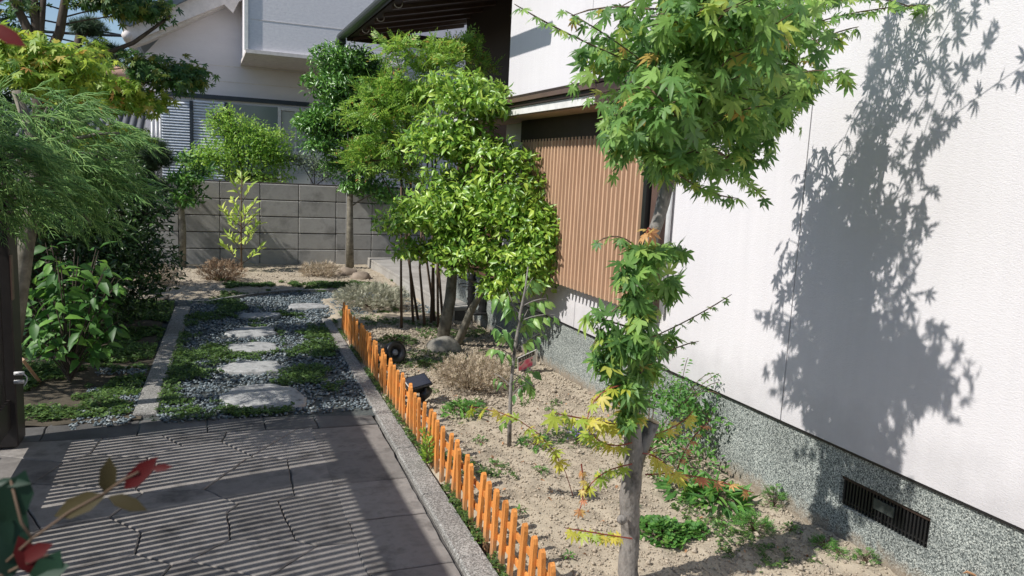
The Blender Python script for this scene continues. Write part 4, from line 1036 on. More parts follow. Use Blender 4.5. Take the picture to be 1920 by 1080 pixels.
shoot((1480, -60), (1700, -190), (1880, -220), (2.1, 2.0, 1.9), .038, .035)
# radiating shoots that loosen the outline of the crown
for i in range(58):
    px = mp.r.uniform(1170, 1500); py = mp.r.uniform(-40, 290) - (px-1170)*.12; Yc = 2.06+mp.r.uniform(-.22, .22)
    a = at_y(px, py, Yc); ang = mp.r.uniform(0, 6.28); dy = mp.r.choice([-.6, 1])*mp.r.uniform(.12, .4); L_ = mp.r.uniform(.12, .3)
    b = a+np.array([math.cos(ang)*L_*.6, dy, math.sin(ang)*L_*.5-.02]); q_ = proj(b)
    if q_[0] > 1590 or q_[0] < 1060 or q_[1] > 380 or b[0] > 2.15: continue
    mp.twig_leaves(bez(a, (a+b)/2+np.array([0, 0, .03]), b, 6), .048, .05, .6, .25, .0018)
for i in range(12):     # long new shoots above the frame, leaning to the wall
    px = mp.r.uniform(1380, 1560); a = at_y(px, mp.r.uniform(-60, 10), 2.03+mp.r.uniform(-.15, .2)); b = a+np.array([mp.r.uniform(.0, .25), mp.r.uniform(-.42, .1), mp.r.uniform(.12, .5)])
    mp.twig_leaves(bez(a, (a+b)/2+np.array([.03, 0, .0]), b, 6), .044, .07, .5, .15, .0018)
# leafy shoots along the trunk
mp.dm = 1.25
for (c, n, rx, rz, Y) in (((1215, 470), 26, .05, .045, 1.98), ((1180, 520), 26, .07, .05, 1.97), ((1250, 530), 30, .06, .06, 2.05), ((1200, 590), 30, .07, .06, 1.98), ((1160, 640), 34, .07, .05, 1.96), ((1240, 640), 18, .07, .05, 2.1),
                          ((1150, 690), 34, .06, .05, 1.97), ((1210, 690), 30, .06, .06, 2.04), ((1170, 745), 26, .06, .05, 1.98), ((1190, 560), 26, .06, .06, 1.95), ((1195, 650), 26, .06, .05, 1.95), ((1190, 720), 24, .05, .05, 1.95), ((1180, 790), 16, .05, .04, 1.97), ((1130, 600), 8, .05, .03, 1.98), ((1260, 470), 10, .04, .03, 2.1)):
    mp.blob(at_y(*c, Y), (rx, .06, rz), n, S*1.05, origin=tpoint(c[1]+20), hang=.7, out=.4, upb=.6, thick=.004, twigs=4)
shoot((1200, 470), (1160, 425), (1118, 455), 2.0, .034, .03); shoot((1205, 640), (1290, 605), (1372, 552), 2.0, .026, .045); shoot((1200, 700), (1250, 650), (1310, 640), 2.0, .02, .04)
shoot((1195, 560), (1130, 570), (1110, 660), 1.98, .036, .04)
mp.finish([T_MAPLE, T_MAPLE2, T_MAPLE3], M['maple'], M['twig'], 230, wname='branches')
# yellowing leaves low on the trunk
def ytwig(p0, mid, p1, Y, s, mat, step=.03, start=.1):
    shoot(p0, mid, p1, Y, s, step, start, .5, .0018)
shoot((1180, 800), (1120, 790), (1040, 775), (2.04, 1.95, 1.9), .045, .045); shoot((1185, 830), (1130, 850), (1100, 800), 1.98, .048, .035)
shoot((1180, 790), (1160, 770), (1200, 780), 2.0, .042, .025); shoot((1185, 870), (1120, 880), (1100, 920), 1.97, .036, .04); shoot((1205, 850), (1240, 850), (1270, 900), 2.0, .05, .035)
shoot((1185, 1010), (1120, 1000), (1060, 990), 1.95, .036, .035); shoot((1215, 820), (1280, 800), (1300, 770), 2.05, .036, .035); shoot((1190, 720), (1110, 720), (1100, 790), 1.95, .046, .04)
mp.finish([T_MAPLE, T_MAPLE2], M['maple_y'], M['twig_red'], 50, wname='young_branch', sname='yellow_foliage', pname='yellow_leaf')
shoot((1210, 890), (1300, 880), (1415, 925), (2.04, 2.0, 1.95), .036, .06, .3); shoot((1215, 440), (1212, 420), (1222, 432), 1.93, .042, .012, 0); shoot((1270, 880), (1290, 820), (1330, 790), 2.1, .024, .035)
shoot((1090, 870), (1100, 930), (1085, 960), 1.97, .024, .03); 
mp.finish([T_MAPLE, T_MAPLE2], M['maple_o'], M['twig_red'], 20, wname='young_branch', sname='orange_foliage', pname='orange_leaf')
shoot((1190, 640), (1150, 640), (1105, 660), 2.0, .03, .03, .5)

# --- small yellow-leaved maple twig plant between camera and bed
q0 = np.array([1.44, 2.75, bed_h(1.44, 2.75)])
yt = Plant('yellow_maple_shoot', q0, 'low shoot with yellow star leaves over the sandy bed, left of the maple trunk', 'shoot', 5)
a = at_y(1080, 790, 2.5); yt.twig_leaves(bez(q0, at_y(1040, 775, 2.6), at_y(880, 762, 2.75), 7), .05, .05, .4, .25, .002)
yt.finish([T_MAPLE, T_MAPLE2], M['maple_y'], M['twig_red'], 60, wname='stem')

# --- glossy shrub
gb = np.array([1.86, 5.85, .0])
gs = Plant('glossy_shrub', gb, 'dense tiered evergreen shrub with glossy light green leaves before the slatted bay', 'shrub', 11)
YS = 5.75
def gp(px, py, Y=YS): return at_y(px, py, Y)
gs.dm = 4.2
gs.limb([gb+[0, 0, -.03], gp(828, 630), gp(848, 560), gp(850, 500), gp(858, 420), gp(870, 300), gp(872, 190)], .06, .016, 10, .006)
gs.limb([gb+[.02, -.03, -.03], gp(862, 640, 5.6), gp(880, 590, 5.5), gp(905, 545, 5.35), gp(930, 480, 5.2), gp(945, 430, 5.1)], .04, .014, 8, .005)
gs.limb([gb, gp(860, 655), gp(845, 670)], .05, .03, 8)
for (px, py, rx, ry, rz, n, oy) in ((870, 178, .37, .3, .155, 330, 220), (905, 200, .26, .28, .1, 110, 230), (850, 285, .46, .36, .17, 400, 310), (930, 300, .28, .3, .15, 160, 330), (880, 385, .52, .38, .18, 460, 400), (810, 415, .4, .33, .15, 260, 420), (780, 400, .25, .25, .12, 120, 420),
                                 (965, 410, .33, .33, .2, 260, 420), (900, 470, .36, .34, .15, 240, 470), (985, 480, .24, .28, .15, 160, 460), (1005, 510, .16, .2, .13, 80, 470), (940, 520, .2, .22, .08, 60, 500), (830, 470, .22, .24, .07, 70, 470), (960, 350, .3, .3, .2, 160, 360), (1000, 440, .2, .25, .2, 120, 440), (850, 235, .3, .3, .1, 120, 240), (740, 420, .17, .2, .1, 70, 420), (870, 340, .4, .3, .12, 140, 350), (985, 525, .22, .22, .12, 110, 500), (930, 545, .17, .2, .08, 60, 520), (1015, 450, .15, .2, .2, 90, 450), (780, 470, .24, .24, .09, 80, 460), (850, 500, .2, .22, .06, 50, 490)):
    gs.blob(gp(px, py, 5.7-max(0, px-790)*.0043), (rx*.92, ry, rz), n, .06, origin=gp(862, oy), hang=.2, shell=.42, out=.9, upb=.7, thick=.009, twigs=14)
gs.finish([T_OV, T_OV2, T_LAN], M['camellia'], M['bark_mottled'], 300)
# --- nandina
nb_ = np.array([1.78, 6.8, 0.])
nd = Plant('nandina', nb_, 'tall feathery nandina bamboo with many thin canes behind the glossy shrub', 'shrub', 13)
YN = 6.7
for i, px in enumerate((750, 772, 786, 796, 806, 813, 822, 832, 815)):
    b = gnd(px+(rnd.uniform(-4, 4)), 618-(i % 3)*6); t = at_y(px+rnd.uniform(-30, 25)-15, 300+rnd.uniform(-60, 40), YN)
    if i == 0: t = at_y(752, 350, b[1])
    nd.limb([b+[0, 0, -.02], (b*.6+t*.4)+[rnd.uniform(-.05, .05), 0, 0], t], .013, .007, 6, .01)
nd.dm = 3.2
for (px, py, rx, ry, rz, n) in ((800, 110, .38, .35, .16, 110), (740, 90, .2, .22, .12, 34), (870, 90, .16, .22, .14, 34), (900, 130, .14, .2, .1, 20), (760, 170, .36, .34, .14, 100), (720, 220, .4, .34, .17, 120), (700, 180, .22, .25, .08, 40), (800, 190, .34, .34, .14, 70), (700, 300, .28, .3, .17, 80), (740, 270, .3, .3, .15, 70), (760, 330, .2, .25, .12, 30)):
    nd.blob(at_y(px, py, YN), (rx, ry, rz), n, .125, origin=at_y(765, py+130, YN), hang=-.15, shell=.6, out=.3, upb=1.0, thick=.007, twigs=9)
nd.finish([sprig(5, .3, .34), sprig(4, .34, .4)], M['nandina'], M['twig'], 0, wname='canes')
# --- round dark tree at the back
YR = 10.2
rb = np.array([1.83, 10.25, .02]); rtree = Plant('round_evergreen_tree', rb, 'dark glossy cloud-pruned evergreen tree rising above the block wall', 'tree', 17)
rtree.dm = 6
rtree.limb([rb, at_y(655, 430, YR), at_y(655, 370, YR), at_y(652, 280, YR), at_y(648, 180, YR), at_y(642, 110, YR)], .055, .02, 9, .008)
for (px, py, rx, ry, rz, n) in ((645, 120, .42, .4, .26, 480), (640, 165, .47, .42, .22, 420), (700, 140, .26, .3, .2, 130), (625, 240, .48, .42, .22, 460), (680, 250, .42, .4, .25, 330), (600, 230, .3, .3, .16, 160), (655, 310, .36, .36, .24, 330), (650, 205, .4, .36, .18, 300), (690, 200, .35, .3, .25, 200), (600, 270, .25, .3, .14, 120), (690, 300, .35, .3, .25, 200), (670, 350, .28, .3, .1, 120), (710, 360, .3, .3, .2, 120)):
    rtree.blob(at_y(px, py, YR), (rx, ry, rz), n, .068, origin=at_y(654, py+30, YR), hang=.1, shell=.4, out=.9, upb=.7, thick=.012, twigs=16)
rtree.finish([T_LAN, T_OV], M['dkgloss'], M['bark_mottled'], 0)
# --- bush behind the wall
bb_ = np.array([.75, 11.5, 0.]); bs = Plant('leafy_bush', bb_, 'bright light green bush growing behind the block wall under the window', 'bush', 19)
bs.dm = 3.6
for (px, py, rx, ry, rz, n) in ((470, 290, .52, .45, .33, 700), (440, 250, .4, .4, .3, 420), (500, 260, .36, .4, .26, 300), (400, 300, .36, .35, .26, 320), (520, 300, .3, .35, .26, 260), (405, 225, .14, .2, .22, 90), (425, 210, .12, .2, .14, 50), (372, 305, .26, .3, .22, 180), (470, 330, .6, .4, .15, 260)):
    bs.blob(at_y(px, py, 11.5), (rx, ry, rz), n, .055, origin=at_y(460, 345, 11.5), hang=-.1, shell=.55, out=.5, upb=.7, thick=.012, twigs=18)
bs.finish([T_LAN, T_SM], M['bush'], M['bark_dark'], 0, wname='stems')
b2 = Plant('grey_bush', (2.0, 11.4, 0), 'loose grey green bush at the neighbour window, right of the bright bush', 'bush', 21)
b2.dm = 2
for (px, py, rx, ry, rz, n) in ((590, 315, .34, .3, .2, 420), (560, 300, .25, .3, .16, 160), (620, 330, .3, .3, .14, 180)):
    b2.blob(at_y(px, py, 11.4), (rx, ry, rz), n, .04, origin=at_y(590, 350, 11.4), hang=0, shell=.6, out=.4, upb=.6, thick=.008, twigs=16)
b2.finish([T_SM, T_LAN], M['greybush'], M['bark_dark'], 0, wname='stems')
# --- small tree in front of the wall at left
q = gnd(342, 494, .02); q[1] = 10.3; q = at_y(342, 494, 10.3); q[2] = .0
t2 = Plant('pollarded_tree', q, 'small tree with bare pale trunk and leafy head before the block wall at left', 'tree', 23)
t2.dm = 1.6
t2.limb([q, at_y(342, 430, 10.3), at_y(338, 380, 10.3), at_y(345, 330, 10.3)], .045, .03, 9, .006)
for (px, py, rx, ry, rz, n) in ((345, 375, .26, .25, .13, 190), (340, 340, .22, .22, .13, 120), (370, 325, .18, .2, .14, 80), (350, 300, .12, .2, .14, 50), (365, 350, .2, .2, .1, 60)):
    t2.blob(at_y(px, py, 10.3), (rx, ry, rz), n, .085, origin=at_y(341, 380, 10.3), hang=-.2, shell=.6, out=.6, upb=.4, thick=.008, twigs=8)
t2.finish([T_LAN, T_OV], M['broad'], M['bark_mottled'], 0)
# --- sapling with light leaves
q = at_y(453, 502, 9.9); q[2] = .02
sp_ = Plant('light_green_sapling', q, 'young sapling with upright pale green leaves in front of the block wall', 'sapling', 25)
tipp = at_y(453, 322, 9.9); sp_.limb([q, at_y(452, 440, 9.9), at_y(453, 380, 9.9), tipp], .013, .004, 6, .004)
for (px, py) in ((420, 460), (428, 410), (436, 375), (440, 345), (485, 420), (492, 465), (478, 380), (470, 350), (455, 330), (430, 440), (470, 440), (445, 400), (462, 400), (418, 395), (480, 400)):
    yb = min(495, py+30); b = at_y(453, yb, 9.9); e = at_y(px, py, 9.9+sp_.r.uniform(-.2, .2))
    sp_.twig_leaves(bez(b, (b+e)/2+[0, 0, -.02], e, 5), .1, .036, -.45, .3, .004, jit=.3)
sp_.finish([T_OV, T_LAN], M['sapling'], M['twig'], 150, wname='stem')

# --- grey/beige/dry shrublets
def shrublet(name, px, py, Y, rx, rz, n, size, mat, lab, seed, tm=None, group=None):
    c = at_y(px, py, Y); b = np.array([c[0], c[1], 0.01])
    s = Plant(name, b, lab, 'shrub', seed, group)
    k = 26
    for i in range(k):
        d = s.r.normal(0, 1, 3); d /= np.linalg.norm(d); d[2] = abs(d[2])*1.0
        e = b+np.array([d[0]*rx, d[1]*rx*.8, rz*.25+d[2]*rz*1.5]); s.wood.tube([b+[d[0]*.02, d[1]*.02, 0], (b+e)/2+[0, 0, rz*.15], e], [.004, .0028, .0012], 3, cap=False)
    for i in range(n):
        d = s.r.normal(0, 1, 3); d /= np.linalg.norm(d); u = s.r.uniform(.25, 1)**.6
        e = b+np.array([d[0]*rx*u, d[1]*rx*.85*u, rz*.9+d[2]*rz*.95*u+.01]); e[2] = max(e[2], .015)
        a = (e-b); a[2] += rz*.4; a = a/np.linalg.norm(a)+s.r.normal(0, .5, 3); s.leaf(e, a, s.r.normal(0, 1, 3)+[0, 0, .6], size*s.r.uniform(.6, 1.3))
    s.finish(tm or [T_SPRIG2, T_SPRIG], M[mat], M['twig'], 0, wname='stems'); return s
shrublet('silvery_shrub', 697, 580, 7.3, .38, .125, 1500, .045, 'heather', 'silvery grey low shrub at the far end of the orange fence', 31)
shrublet('beige_shrub', 885, 705, 4.42, .26, .115, 1600, .032, 'heather_b', 'dense beige low shrub behind the solar lamp in the bed', 32)
shrublet('dry_shrub', 417, 518, 9.1, .26, .13, 520, .05, 'dry', 'brown half-dry shrub on the back bed in front of the sapling', 33, group=None)
shrublet('grey_tuft_shrub', 600, 512, 9.4, .25, .1, 600, .045, 'heather_b', 'greyish low tuft on the back bed near the round tree', 34)
shrublet('tan_shrub', 290, 525, 8.9, .28, .12, 600, .045, 'heather_b', 'tan low shrub at the edge of the dark hedge on the back bed', 35)

# --- curled-leaf sapling in bed
q = np.array([1.42, 3.43, bed_h(1.42, 3.43)-.01]); YD = 3.43
dg = Plant('curled_leaf_sapling', q, 'young sapling with drooping curled green leaves in the sandy bed', 'sapling', 41)
P_ = [q, at_y(956, 780, YD), at_y(958, 720, YD), at_y(966, 650, YD), at_y(975, 590, YD), at_y(985, 540, YD), at_y(990, 500, YD)]
dg.wood.tube(P_, [.012, .011, .009, .0085, .007, .005, .003], 8)
for (p0, p1, s, st) in (((966, 640), (930, 610), .062, .04), ((968, 620), (1010, 600), .062, .04), ((975, 590), (935, 555), .06, .035), ((978, 575), (1025, 560), .06, .035), ((985, 550), (1000, 520), .06, .03), ((962, 660), (1020, 620), .055, .04), ((962, 670), (925, 650), .05, .05), ((965, 640), (990, 580), .06, .03), ((970, 600), (950, 540), .06, .03),
                        ((958, 725), (925, 700), .055, .06), ((958, 725), (1000, 690), .06, .04), ((957, 745), (985, 720), .055, .05), ((955, 790), (940, 795), .05, .04), ((980, 600), (1040, 590), .055, .04), ((960, 700), (1005, 730), .055, .04)):
    a, b = at_y(*p0, YD), at_y(*p1, YD+dg.r.uniform(-.1, .1)); dg.twig_leaves(bez(a, (a+b)/2+[0, 0, .02], b, 5), s*1.05, st*.62, 1.1, .35, .0025, jit=.3)
dg.finish([T_CURL, T_OV2], M['dogwood'], M['bark'], 140, wname='stem')

# --- fern-like glossy bush behind the maple trunk, against the plinth
q = np.array([2.08, 3.2, .0]); ms = Plant('boxleaf_bush', q, 'bushy plant with small dark glossy leaves behind the maple trunk against the plinth', 'bush', 43)
for (px, py, Y, rx, ry, rz, n) in ((1270, 760, 3.1, .22, .2, .13, 620), (1330, 790, 2.95, .14, .14, .09, 220), (1230, 740, 3.2, .14, .15, .1, 200), (1310, 740, 3.1, .12, .12, .07, 120), (1250, 820, 3.0, .2, .18, .1, 320), (1300, 860, 2.8, .16, .15, .08, 220), (1220, 700, 3.2, .09, .1, .06, 80)):
    ms.blob(at_y(px, py, Y), (rx, ry, rz), n, .03, origin=q, hang=-.1, shell=.5, out=.6, upb=.6, thick=.004, twigs=12)
for e in ((1385, 690), (1350, 740), (1340, 700), (1290, 670), (1380, 715)):
    a = at_y(1270, 770, 3.05); b = at_y(*e, 2.9); ms.twig_leaves(bez(a, (a+b)/2+[0, 0, .1], b, 8), .026, .022, .3, .2, .0018, jit=.2)
ms.finish([T_OV, T_SM], M['weed'], M['twig'], 0, wname='stems')
# purple flowered weed
def clump(name, px, py, r, n, size, tm, mat, lab, seed, h=.05, cat='weed', z=0.0, parts=0, group=None):
    g_ = gnd(px, py); b = np.array([g_[0], g_[1], bed_h(g_[0], g_[1])]); s = Plant(name, b, lab, cat, seed, group)
    for i in range(n):
        a = s.r.uniform(0, 6.28); u = s.r.uniform()**.6; e = b+np.array([math.cos(a)*r*u, math.sin(a)*r*u, h*(1.05-u*u)*s.r.uniform(.5, 1.1)+.004])
        d = np.array([math.cos(a), math.sin(a), .35])+s.r.normal(0, .45, 3)
        s.leaf(e, d, s.r.normal(0, .35, 3)+[0, 0, 1], size*s.r.uniform(.7, 1.2))
        if i % 3 == 0: s.wood.tube([b, (b+e)/2+[0, 0, .01], e], .0012, 3, cap=False)
    s.finish(tm, M[mat], M['twig'], parts, wname='stems'); return s
clump('purple_flower', 1080, 835, .07, 70, .03, [T_SPRIG], 'weed', 'weed clump with small purple flowers left of the maple trunk', 51, .07, 'flower')
pf = Plant('purple_blooms', gnd(1080, 822), 'purple flower heads', 'flower', 52); 
bpy.data.objects.remove(pf.root)
par = [o for o in bpy.data.objects if o.name.startswith('purple_flower')][0]
c = at_y(1085, 805, 3.25); k = 60; P = c+R.normal(0, 1, (k, 3))*[.035, .035, .014]
put_leaves(par, [T_SM], P, frames(R.normal(0, 1, (k, 3)), R.normal(0, 1, (k, 3))), np.full(k, .014), M['purple'], 0, 'petal', 'petals')
clump('clover_clump', 1235, 1010, .115, 300, .02, [T_CLOV], 'weed', 'leafy clover clump right beside the base of the maple trunk', 53, .05)
clump('clover_clump', 1300, 1005, .06, 90, .018, [T_CLOV], 'weed', 'smaller clover clump to the right of the trunk-base clump', 54, .03)
clump('parsley_weed', 1410, 1000, .075, 120, .032, [T_SPRIG], 'weed', 'round bright parsley-like weed on the soil near the plinth', 55, .06)
clump('grassy_weed', 1345, 950, .11, 120, .075, [T_LAN], 'weed', 'broad spiky weed patch under the orange maple leaves', 56, .06)
clump('grassy_weed', 1290, 930, .1, 90, .06, [T_LAN, T_OV], 'weed', 'leafy weed patch between the maple trunk and the plinth', 57, .06)
clump('dark_weed', 1450, 955, .05, 60, .03, [T_SPRIG], 'weed', 'upright dark weed growing against the foot of the plinth', 58, .09)
clump('small_weed', 1545, 1035, .05, 60, .026, [T_SPRIG], 'weed', 'small feathery weed, left of two below the vent grille', 59, .04)
clump('small_weed', 1570, 1050, .035, 36, .024, [T_SPRIG], 'weed', 'tiny feathery weed, right of two below the vent grille', 60, .03)
clump('small_weed', 1622, 1062, .04, 40, .026, [T_SPRIG], 'weed', 'sparse weed at the bottom of the pebble plinth under the vent', 61, .05)
clump('leafy_weed', 870, 780, .11, 110, .05, [T_OV, T_SPRIG], 'weed', 'leafy green weed patch at the foot of the solar lamp', 62, .05)
clump('leafy_weed', 1005, 840, .09, 80, .035, [T_OV, T_SPRIG], 'weed', 'small weed patch right of the curled leaf sapling stem', 63, .035)
clump('leafy_weed', 975, 975, .025, 18, .02, [T_OV], 'weed', 'single small weed in the soil behind the near fence pickets', 64, .02)
clump('small_weed', 1065, 1060, .02, 16, .018, [T_OV], 'weed', 'tiny weed near the bottom edge between fence and maple', 65, .02)
clump('green_weed', 745, 650, .14, 240, .035, [T_SPRIG, T_OV], 'clover', 'dark green weed patch behind the round black lamp', 66, .04)
clump('green_weed', 800, 690, .12, 160, .03, [T_SPRIG, T_OV], 'clover', 'shaded weed patch beside the grey rock', 67, .03)
for i, (px, py, lab) in enumerate(((930, 880, 'sparse seedling in the soil two hand widths right of the fence middle'), (1130, 905, 'pale seedling in open soil left of the maple trunk'), (1010, 900, 'small seedling below the curled leaf sapling'), (1350, 1000, 'flat seedling between the clover and the parsley weed'), (1480, 1000, 'seedling in the shadow at the plinth, left of the vent'), (900, 830, 'seedling just behind the solar lamp fence section'), (1180, 960, 'seedling touching the left side of the maple trunk'))):
    clump('seedling', px, py, .035, 26, .024, [T_SPRIG, T_OV], 'weed', lab, 90+i, .025)
# fallen litter
k = 170; P = []
while len(P) < k:
    y = 2+4.5*R.uniform(); x = FX(y)+.05+(WX-FX(y)-.08)*R.uniform(); P.append((x, y, bed_h(x, y)+.006))
P = np.array(P); V_, F_ = merged(T_CURL, P, frames(R.normal(0, 1, (k, 3))*[1, 1, .2], R.normal(0, .4, (k, 3))+[0, 0, 1]), R.uniform(.012, .03, k))
o = link('leaf_litter', np_mesh('leaf_litter', V_, F_, M['dead']), kind='stuff'); o['label'] = 'small dry leaf bits scattered on the soil'; o['category'] = 'leaf litter'
# fence tuft
g_ = np.array([FX(3.3)-.03, 3.28, .0]); s = Plant('grass_tuft', g_, 'tall thin weed growing up against the fence pickets beside the kerb', 'weed', 68)
for i in range(9):
    e = g_+np.array([s.r.uniform(-.03, .03), s.r.uniform(-.05, .05), s.r.uniform(.1, .19)]); s.twig_leaves(bez(g_, (g_+e)/2, e, 4), .03, .02, -.3, .2, .0012)
s.finish([T_LAN], M['bush'], M['twig'], 0, wname='stems')
# dead leaves
for i, (px, py, lab) in enumerate(((1095, 960, 'curled orange dead leaf on the soil left of the maple base'), (1805, 1075, 'orange dead leaf at the foot of the plinth at the bottom edge'), (860, 745, 'brown dead leaf beside the solar lamp spike'), (1010, 985, 'pale dead leaf among soil crumbs near the fence'))):
    b = gnd(px, py, .02) if px < 1700 else at_x(px, py, 2.26); 
    me = np_mesh('dead_leaf', T_CURL[0]*.05, T_CURL[1], M['dead']); o = link('dead_leaf', me, loc=b, label=lab, cat='dead leaf'); o.rotation_euler = (.5, rnd.uniform(-.6, .6), rnd.uniform(0, 6))

# ------------------------------------------------------------------ LEFT SIDE TREES
# thread cypress
cb = np.array([-1.0, 4.75, 0.]); cy = Plant('thread_cypress', cb, 'thread-leaf cypress with drooping feathery sprays at the left edge', 'tree', 71)
YC = 4.45
cy.limb([at_y(20, 640, YC), at_y(40, 520, YC), at_y(52, 430, YC), at_y(64, 370, YC), at_y(70, 280, YC), at_y(30, 170, YC)], .05, .02, 10, .006)
for (px, py, rx, ry, rz, n, s_) in ((40, 230, .35, .3, .14, 70, .24), (120, 250, .3, .3, .17, 110, .26), (60, 320, .4, .35, .2, 150, .26), (140, 330, .24, .3, .17, 100, .25), (200, 350, .2, .2, .1, 60, .24), (225, 250, .16, .2, .06, 30, .24), (170, 420, .14, .2, .05, 30, .2), (0, 350, .2, .15, .12, 50, .2), (35, 290, .2, .15, .12, 60, .2), (110, 390, .25, .25, .1, 60, .22), (-60, 280, .4, .3, .3, 80, .27), (10, 330, .3, .25, .22, 90, .25), (90, 200, .25, .25, .1, 60, .25), (200, 300, .16, .2, .12, 40, .22), (20, 400, .2, .25, .1, 30, .2)):
    c = at_y(px, py, 3.75 if px < 50 and py > 240 else YC); rad = np.array([rx, ry, rz])*(.8 if px < 50 and py > 240 else 1)
    cy.limb(bez(at_y(66, 300, YC), (at_y(66, 300, YC)+c)/2+[0, 0, .08], c, 5), .014, .006, 5)
    for i in range(int(n*1.1)):
        d = cy.r.normal(0, 1, 3); d /= np.linalg.norm(d); q = c+d*rad*cy.r.uniform(.1, 1)**.5
        a = np.array([.8+d[0]*.6, d[1]*.7-.3, -.12+cy.r.uniform(-.75, .45)])+cy.r.normal(0, .32, 3)
        cy.leaf(q, a, np.array([0, 0, 1])+cy.r.normal(0, .3, 3), s_*cy.r.uniform(.35, 1.2)*.62)
cy.finish([T_FROND, frond(8, 1.4, .02)], M['cypress'], M['bark_mottled'], 0)
# left maple (yellow green), behind the cypress
lb = np.array([-1.15, 6.2, 0.]); lm = Plant('yellow_green_maple', lb, 'old maple with forked dark trunk and yellow green layered foliage at upper left', 'tree', 73)
YL = 6.2
lm.dm = 2.2
lm.limb([lb, at_y(75, 300, YL), at_y(78, 130, YL), at_y(85, 110, YL)], .07, .045, 9, .005)
lm.limb([at_y(78, 125, YL), at_y(60, 70, YL), at_y(25, 0, YL), at_y(-10, -80, YL)], .035, .02, 8); lm.limb([at_y(82, 122, YL), at_y(66, 40, YL), at_y(55, -80, YL)], .035, .02, 8)
lm.limb([at_y(86, 118, YL), at_y(112, 60, YL), at_y(122, 0, YL), at_y(130, -80, YL)], .036, .02, 8); lm.limb([at_y(84, 125, YL), at_y(76, 60, YL), at_y(85, -60, YL)], .028, .018, 8)
lm.limb([at_y(80, 260, YL), at_y(150, 200, YL), at_y(195, 215, YL), at_y(230, 195, YL)], .03, .012, 7); lm.limb([at_y(80, 200, YL), at_y(150, 120, YL), at_y(250, 80, YL), at_y(320, 30, YL)], .025, .01, 7)
for (px, py, rx, ry, rz, n) in ((40, 110, .3, .3, .13, 150), (120, 115, .25, .3, .12, 110), (20, 90, .25, .3, .1, 70), (60, 150, .4, .35, .12, 200), (160, 185, .28, .3, .12, 130), (235, 180, .3, .28, .13, 230), (200, 165, .25, .25, .08, 90), (270, 195, .15, .2, .08, 50), (225, 255, .22, .22, .1, 100), (150, 260, .25, .25, .1, 90), (180, 90, .1, .15, .07, 20)):
    YY = 5.0 if px < 140 else YL
    lm.blob(at_y(px, py, YY), (rx, ry, rz), n*(1.5 if px < 140 else 1), .055, origin=at_y(85, min(290, py+60), (YY+YL)/2), hang=.6, shell=.5, out=.5, upb=.9, thick=.006, twigs=10)
lm.finish([T_MAPLE2, T_MAPLE3], M['maple_far'], M['bark_dark'], 120)
lm.dm = 1.5
for (px, py, rx, ry, rz, n) in ((320, 145, .3, .25, .16, 260), (275, 125, .2, .25, .13, 130), (350, 150, .18, .2, .1, 90), (235, 12, .34, .3, .12, 240), (165, 0, .2, .25, .1, 70), (275, 25, .2, .25, .1, 110), (30, 0, .2, .25, .1, 40)):
    lm.blob(at_y(px, py, YL), (rx, ry, rz), n, .055, origin=at_y(122, max(-80, min(200, py+20)), YL), hang=.6, shell=.5, out=.5, upb=.9, thick=.006, twigs=10)
for (c, r_, n) in (((-.95, 4.75, 2.75), (.42, .38, .2), 190), ((-.65, 5.3, 2.85), (.42, .38, .2), 200), ((-.75, 5.95, 2.85), (.42, .38, .2), 200), ((-1.1, 5.3, 2.45), (.35, .4, .15), 130)):  # off-frame crown masses added to shade the bed and plinth
    lm.blob(c, r_, n, .06, origin=at_y(84, -40, YL), hang=.5, shell=.6, out=.5, upb=.9, thick=.008, twigs=12)
lm.finish([T_MAPLE2, T_MAPLE3], M['maple_dk'], M['bark_dark'], 0, wname='upper_branches', sname='upper_foliage')
# cloud pine
pb = np.array([-1.35, 8.2, 0.]); pn = Plant('cloud_pine', pb, 'cloud-pruned dark pine with rounded pads behind the maple', 'pine tree', 77)
YP = 8.2
pn.dm = 1.6
pn.limb([pb, at_y(130, 350, YP), at_y(150, 220, YP), at_y(140, 120, YP), at_y(150, 60, YP)], .07, .03, 8, .02)
for (px, py, rx, ry, rz, n) in ((192, 103, .17, .2, .1, 300), (168, 55, .14, .2, .08, 180), (258, 295, .28, .3, .17, 600), (235, 320, .3, .3, .15, 420), (265, 355, .25, .25, .08, 200), (272, 285, .2, .25, .12, 300)):
    pn.blob(at_y(px, py, YP), (rx, ry, rz), n, .075, origin=at_y(145, min(350, py+40), YP), hang=-.8, shell=.4, out=.8, upb=.4, thick=.016, twigs=12)
pn.finish([T_NEED], M['pine'], M['bark_dark'], 0)
# dark hedge
hb = np.array([-1.1, 6.9, 0.]); hd = Plant('dark_evergreen_shrub', hb, 'large dark evergreen shrub filling the shade left of the path', 'shrub', 79)
hd.dm = 3
hd.limb([hb, at_y(180, 480, 6.9), at_y(190, 380, 6.9)], .04, .02, 7)
for (px, py, Y, rx, ry, rz, n) in ((200, 400, 6.9, .45, .5, .32, 800), (230, 480, 6.9, .36, .5, .3, 600), (150, 450, 6.7, .5, .5, .35, 700), (200, 560, 6.6, .4, .45, .3, 600), (110, 540, 6.2, .45, .4, .35, 500), (240, 400, 7.4, .35, .4, .3, 450), (250, 500, 7.6, .4, .5, .3, 450), (60, 420, 6.3, .4, .4, .4, 350), (170, 330, 6.9, .4, .4, .25, 350), (-60, 450, 6.2, .5, .5, .6, 500)):
    hd.blob(at_y(px, py, Y), (rx, ry, rz), n, .055, origin=at_y(185, 430, 6.9), hang=.1, shell=.45, out=.7, upb=.5, thick=.01, twigs=16)
hd.finish([T_LAN, T_OV], M['hedge'], M['bark_dark'], 0)
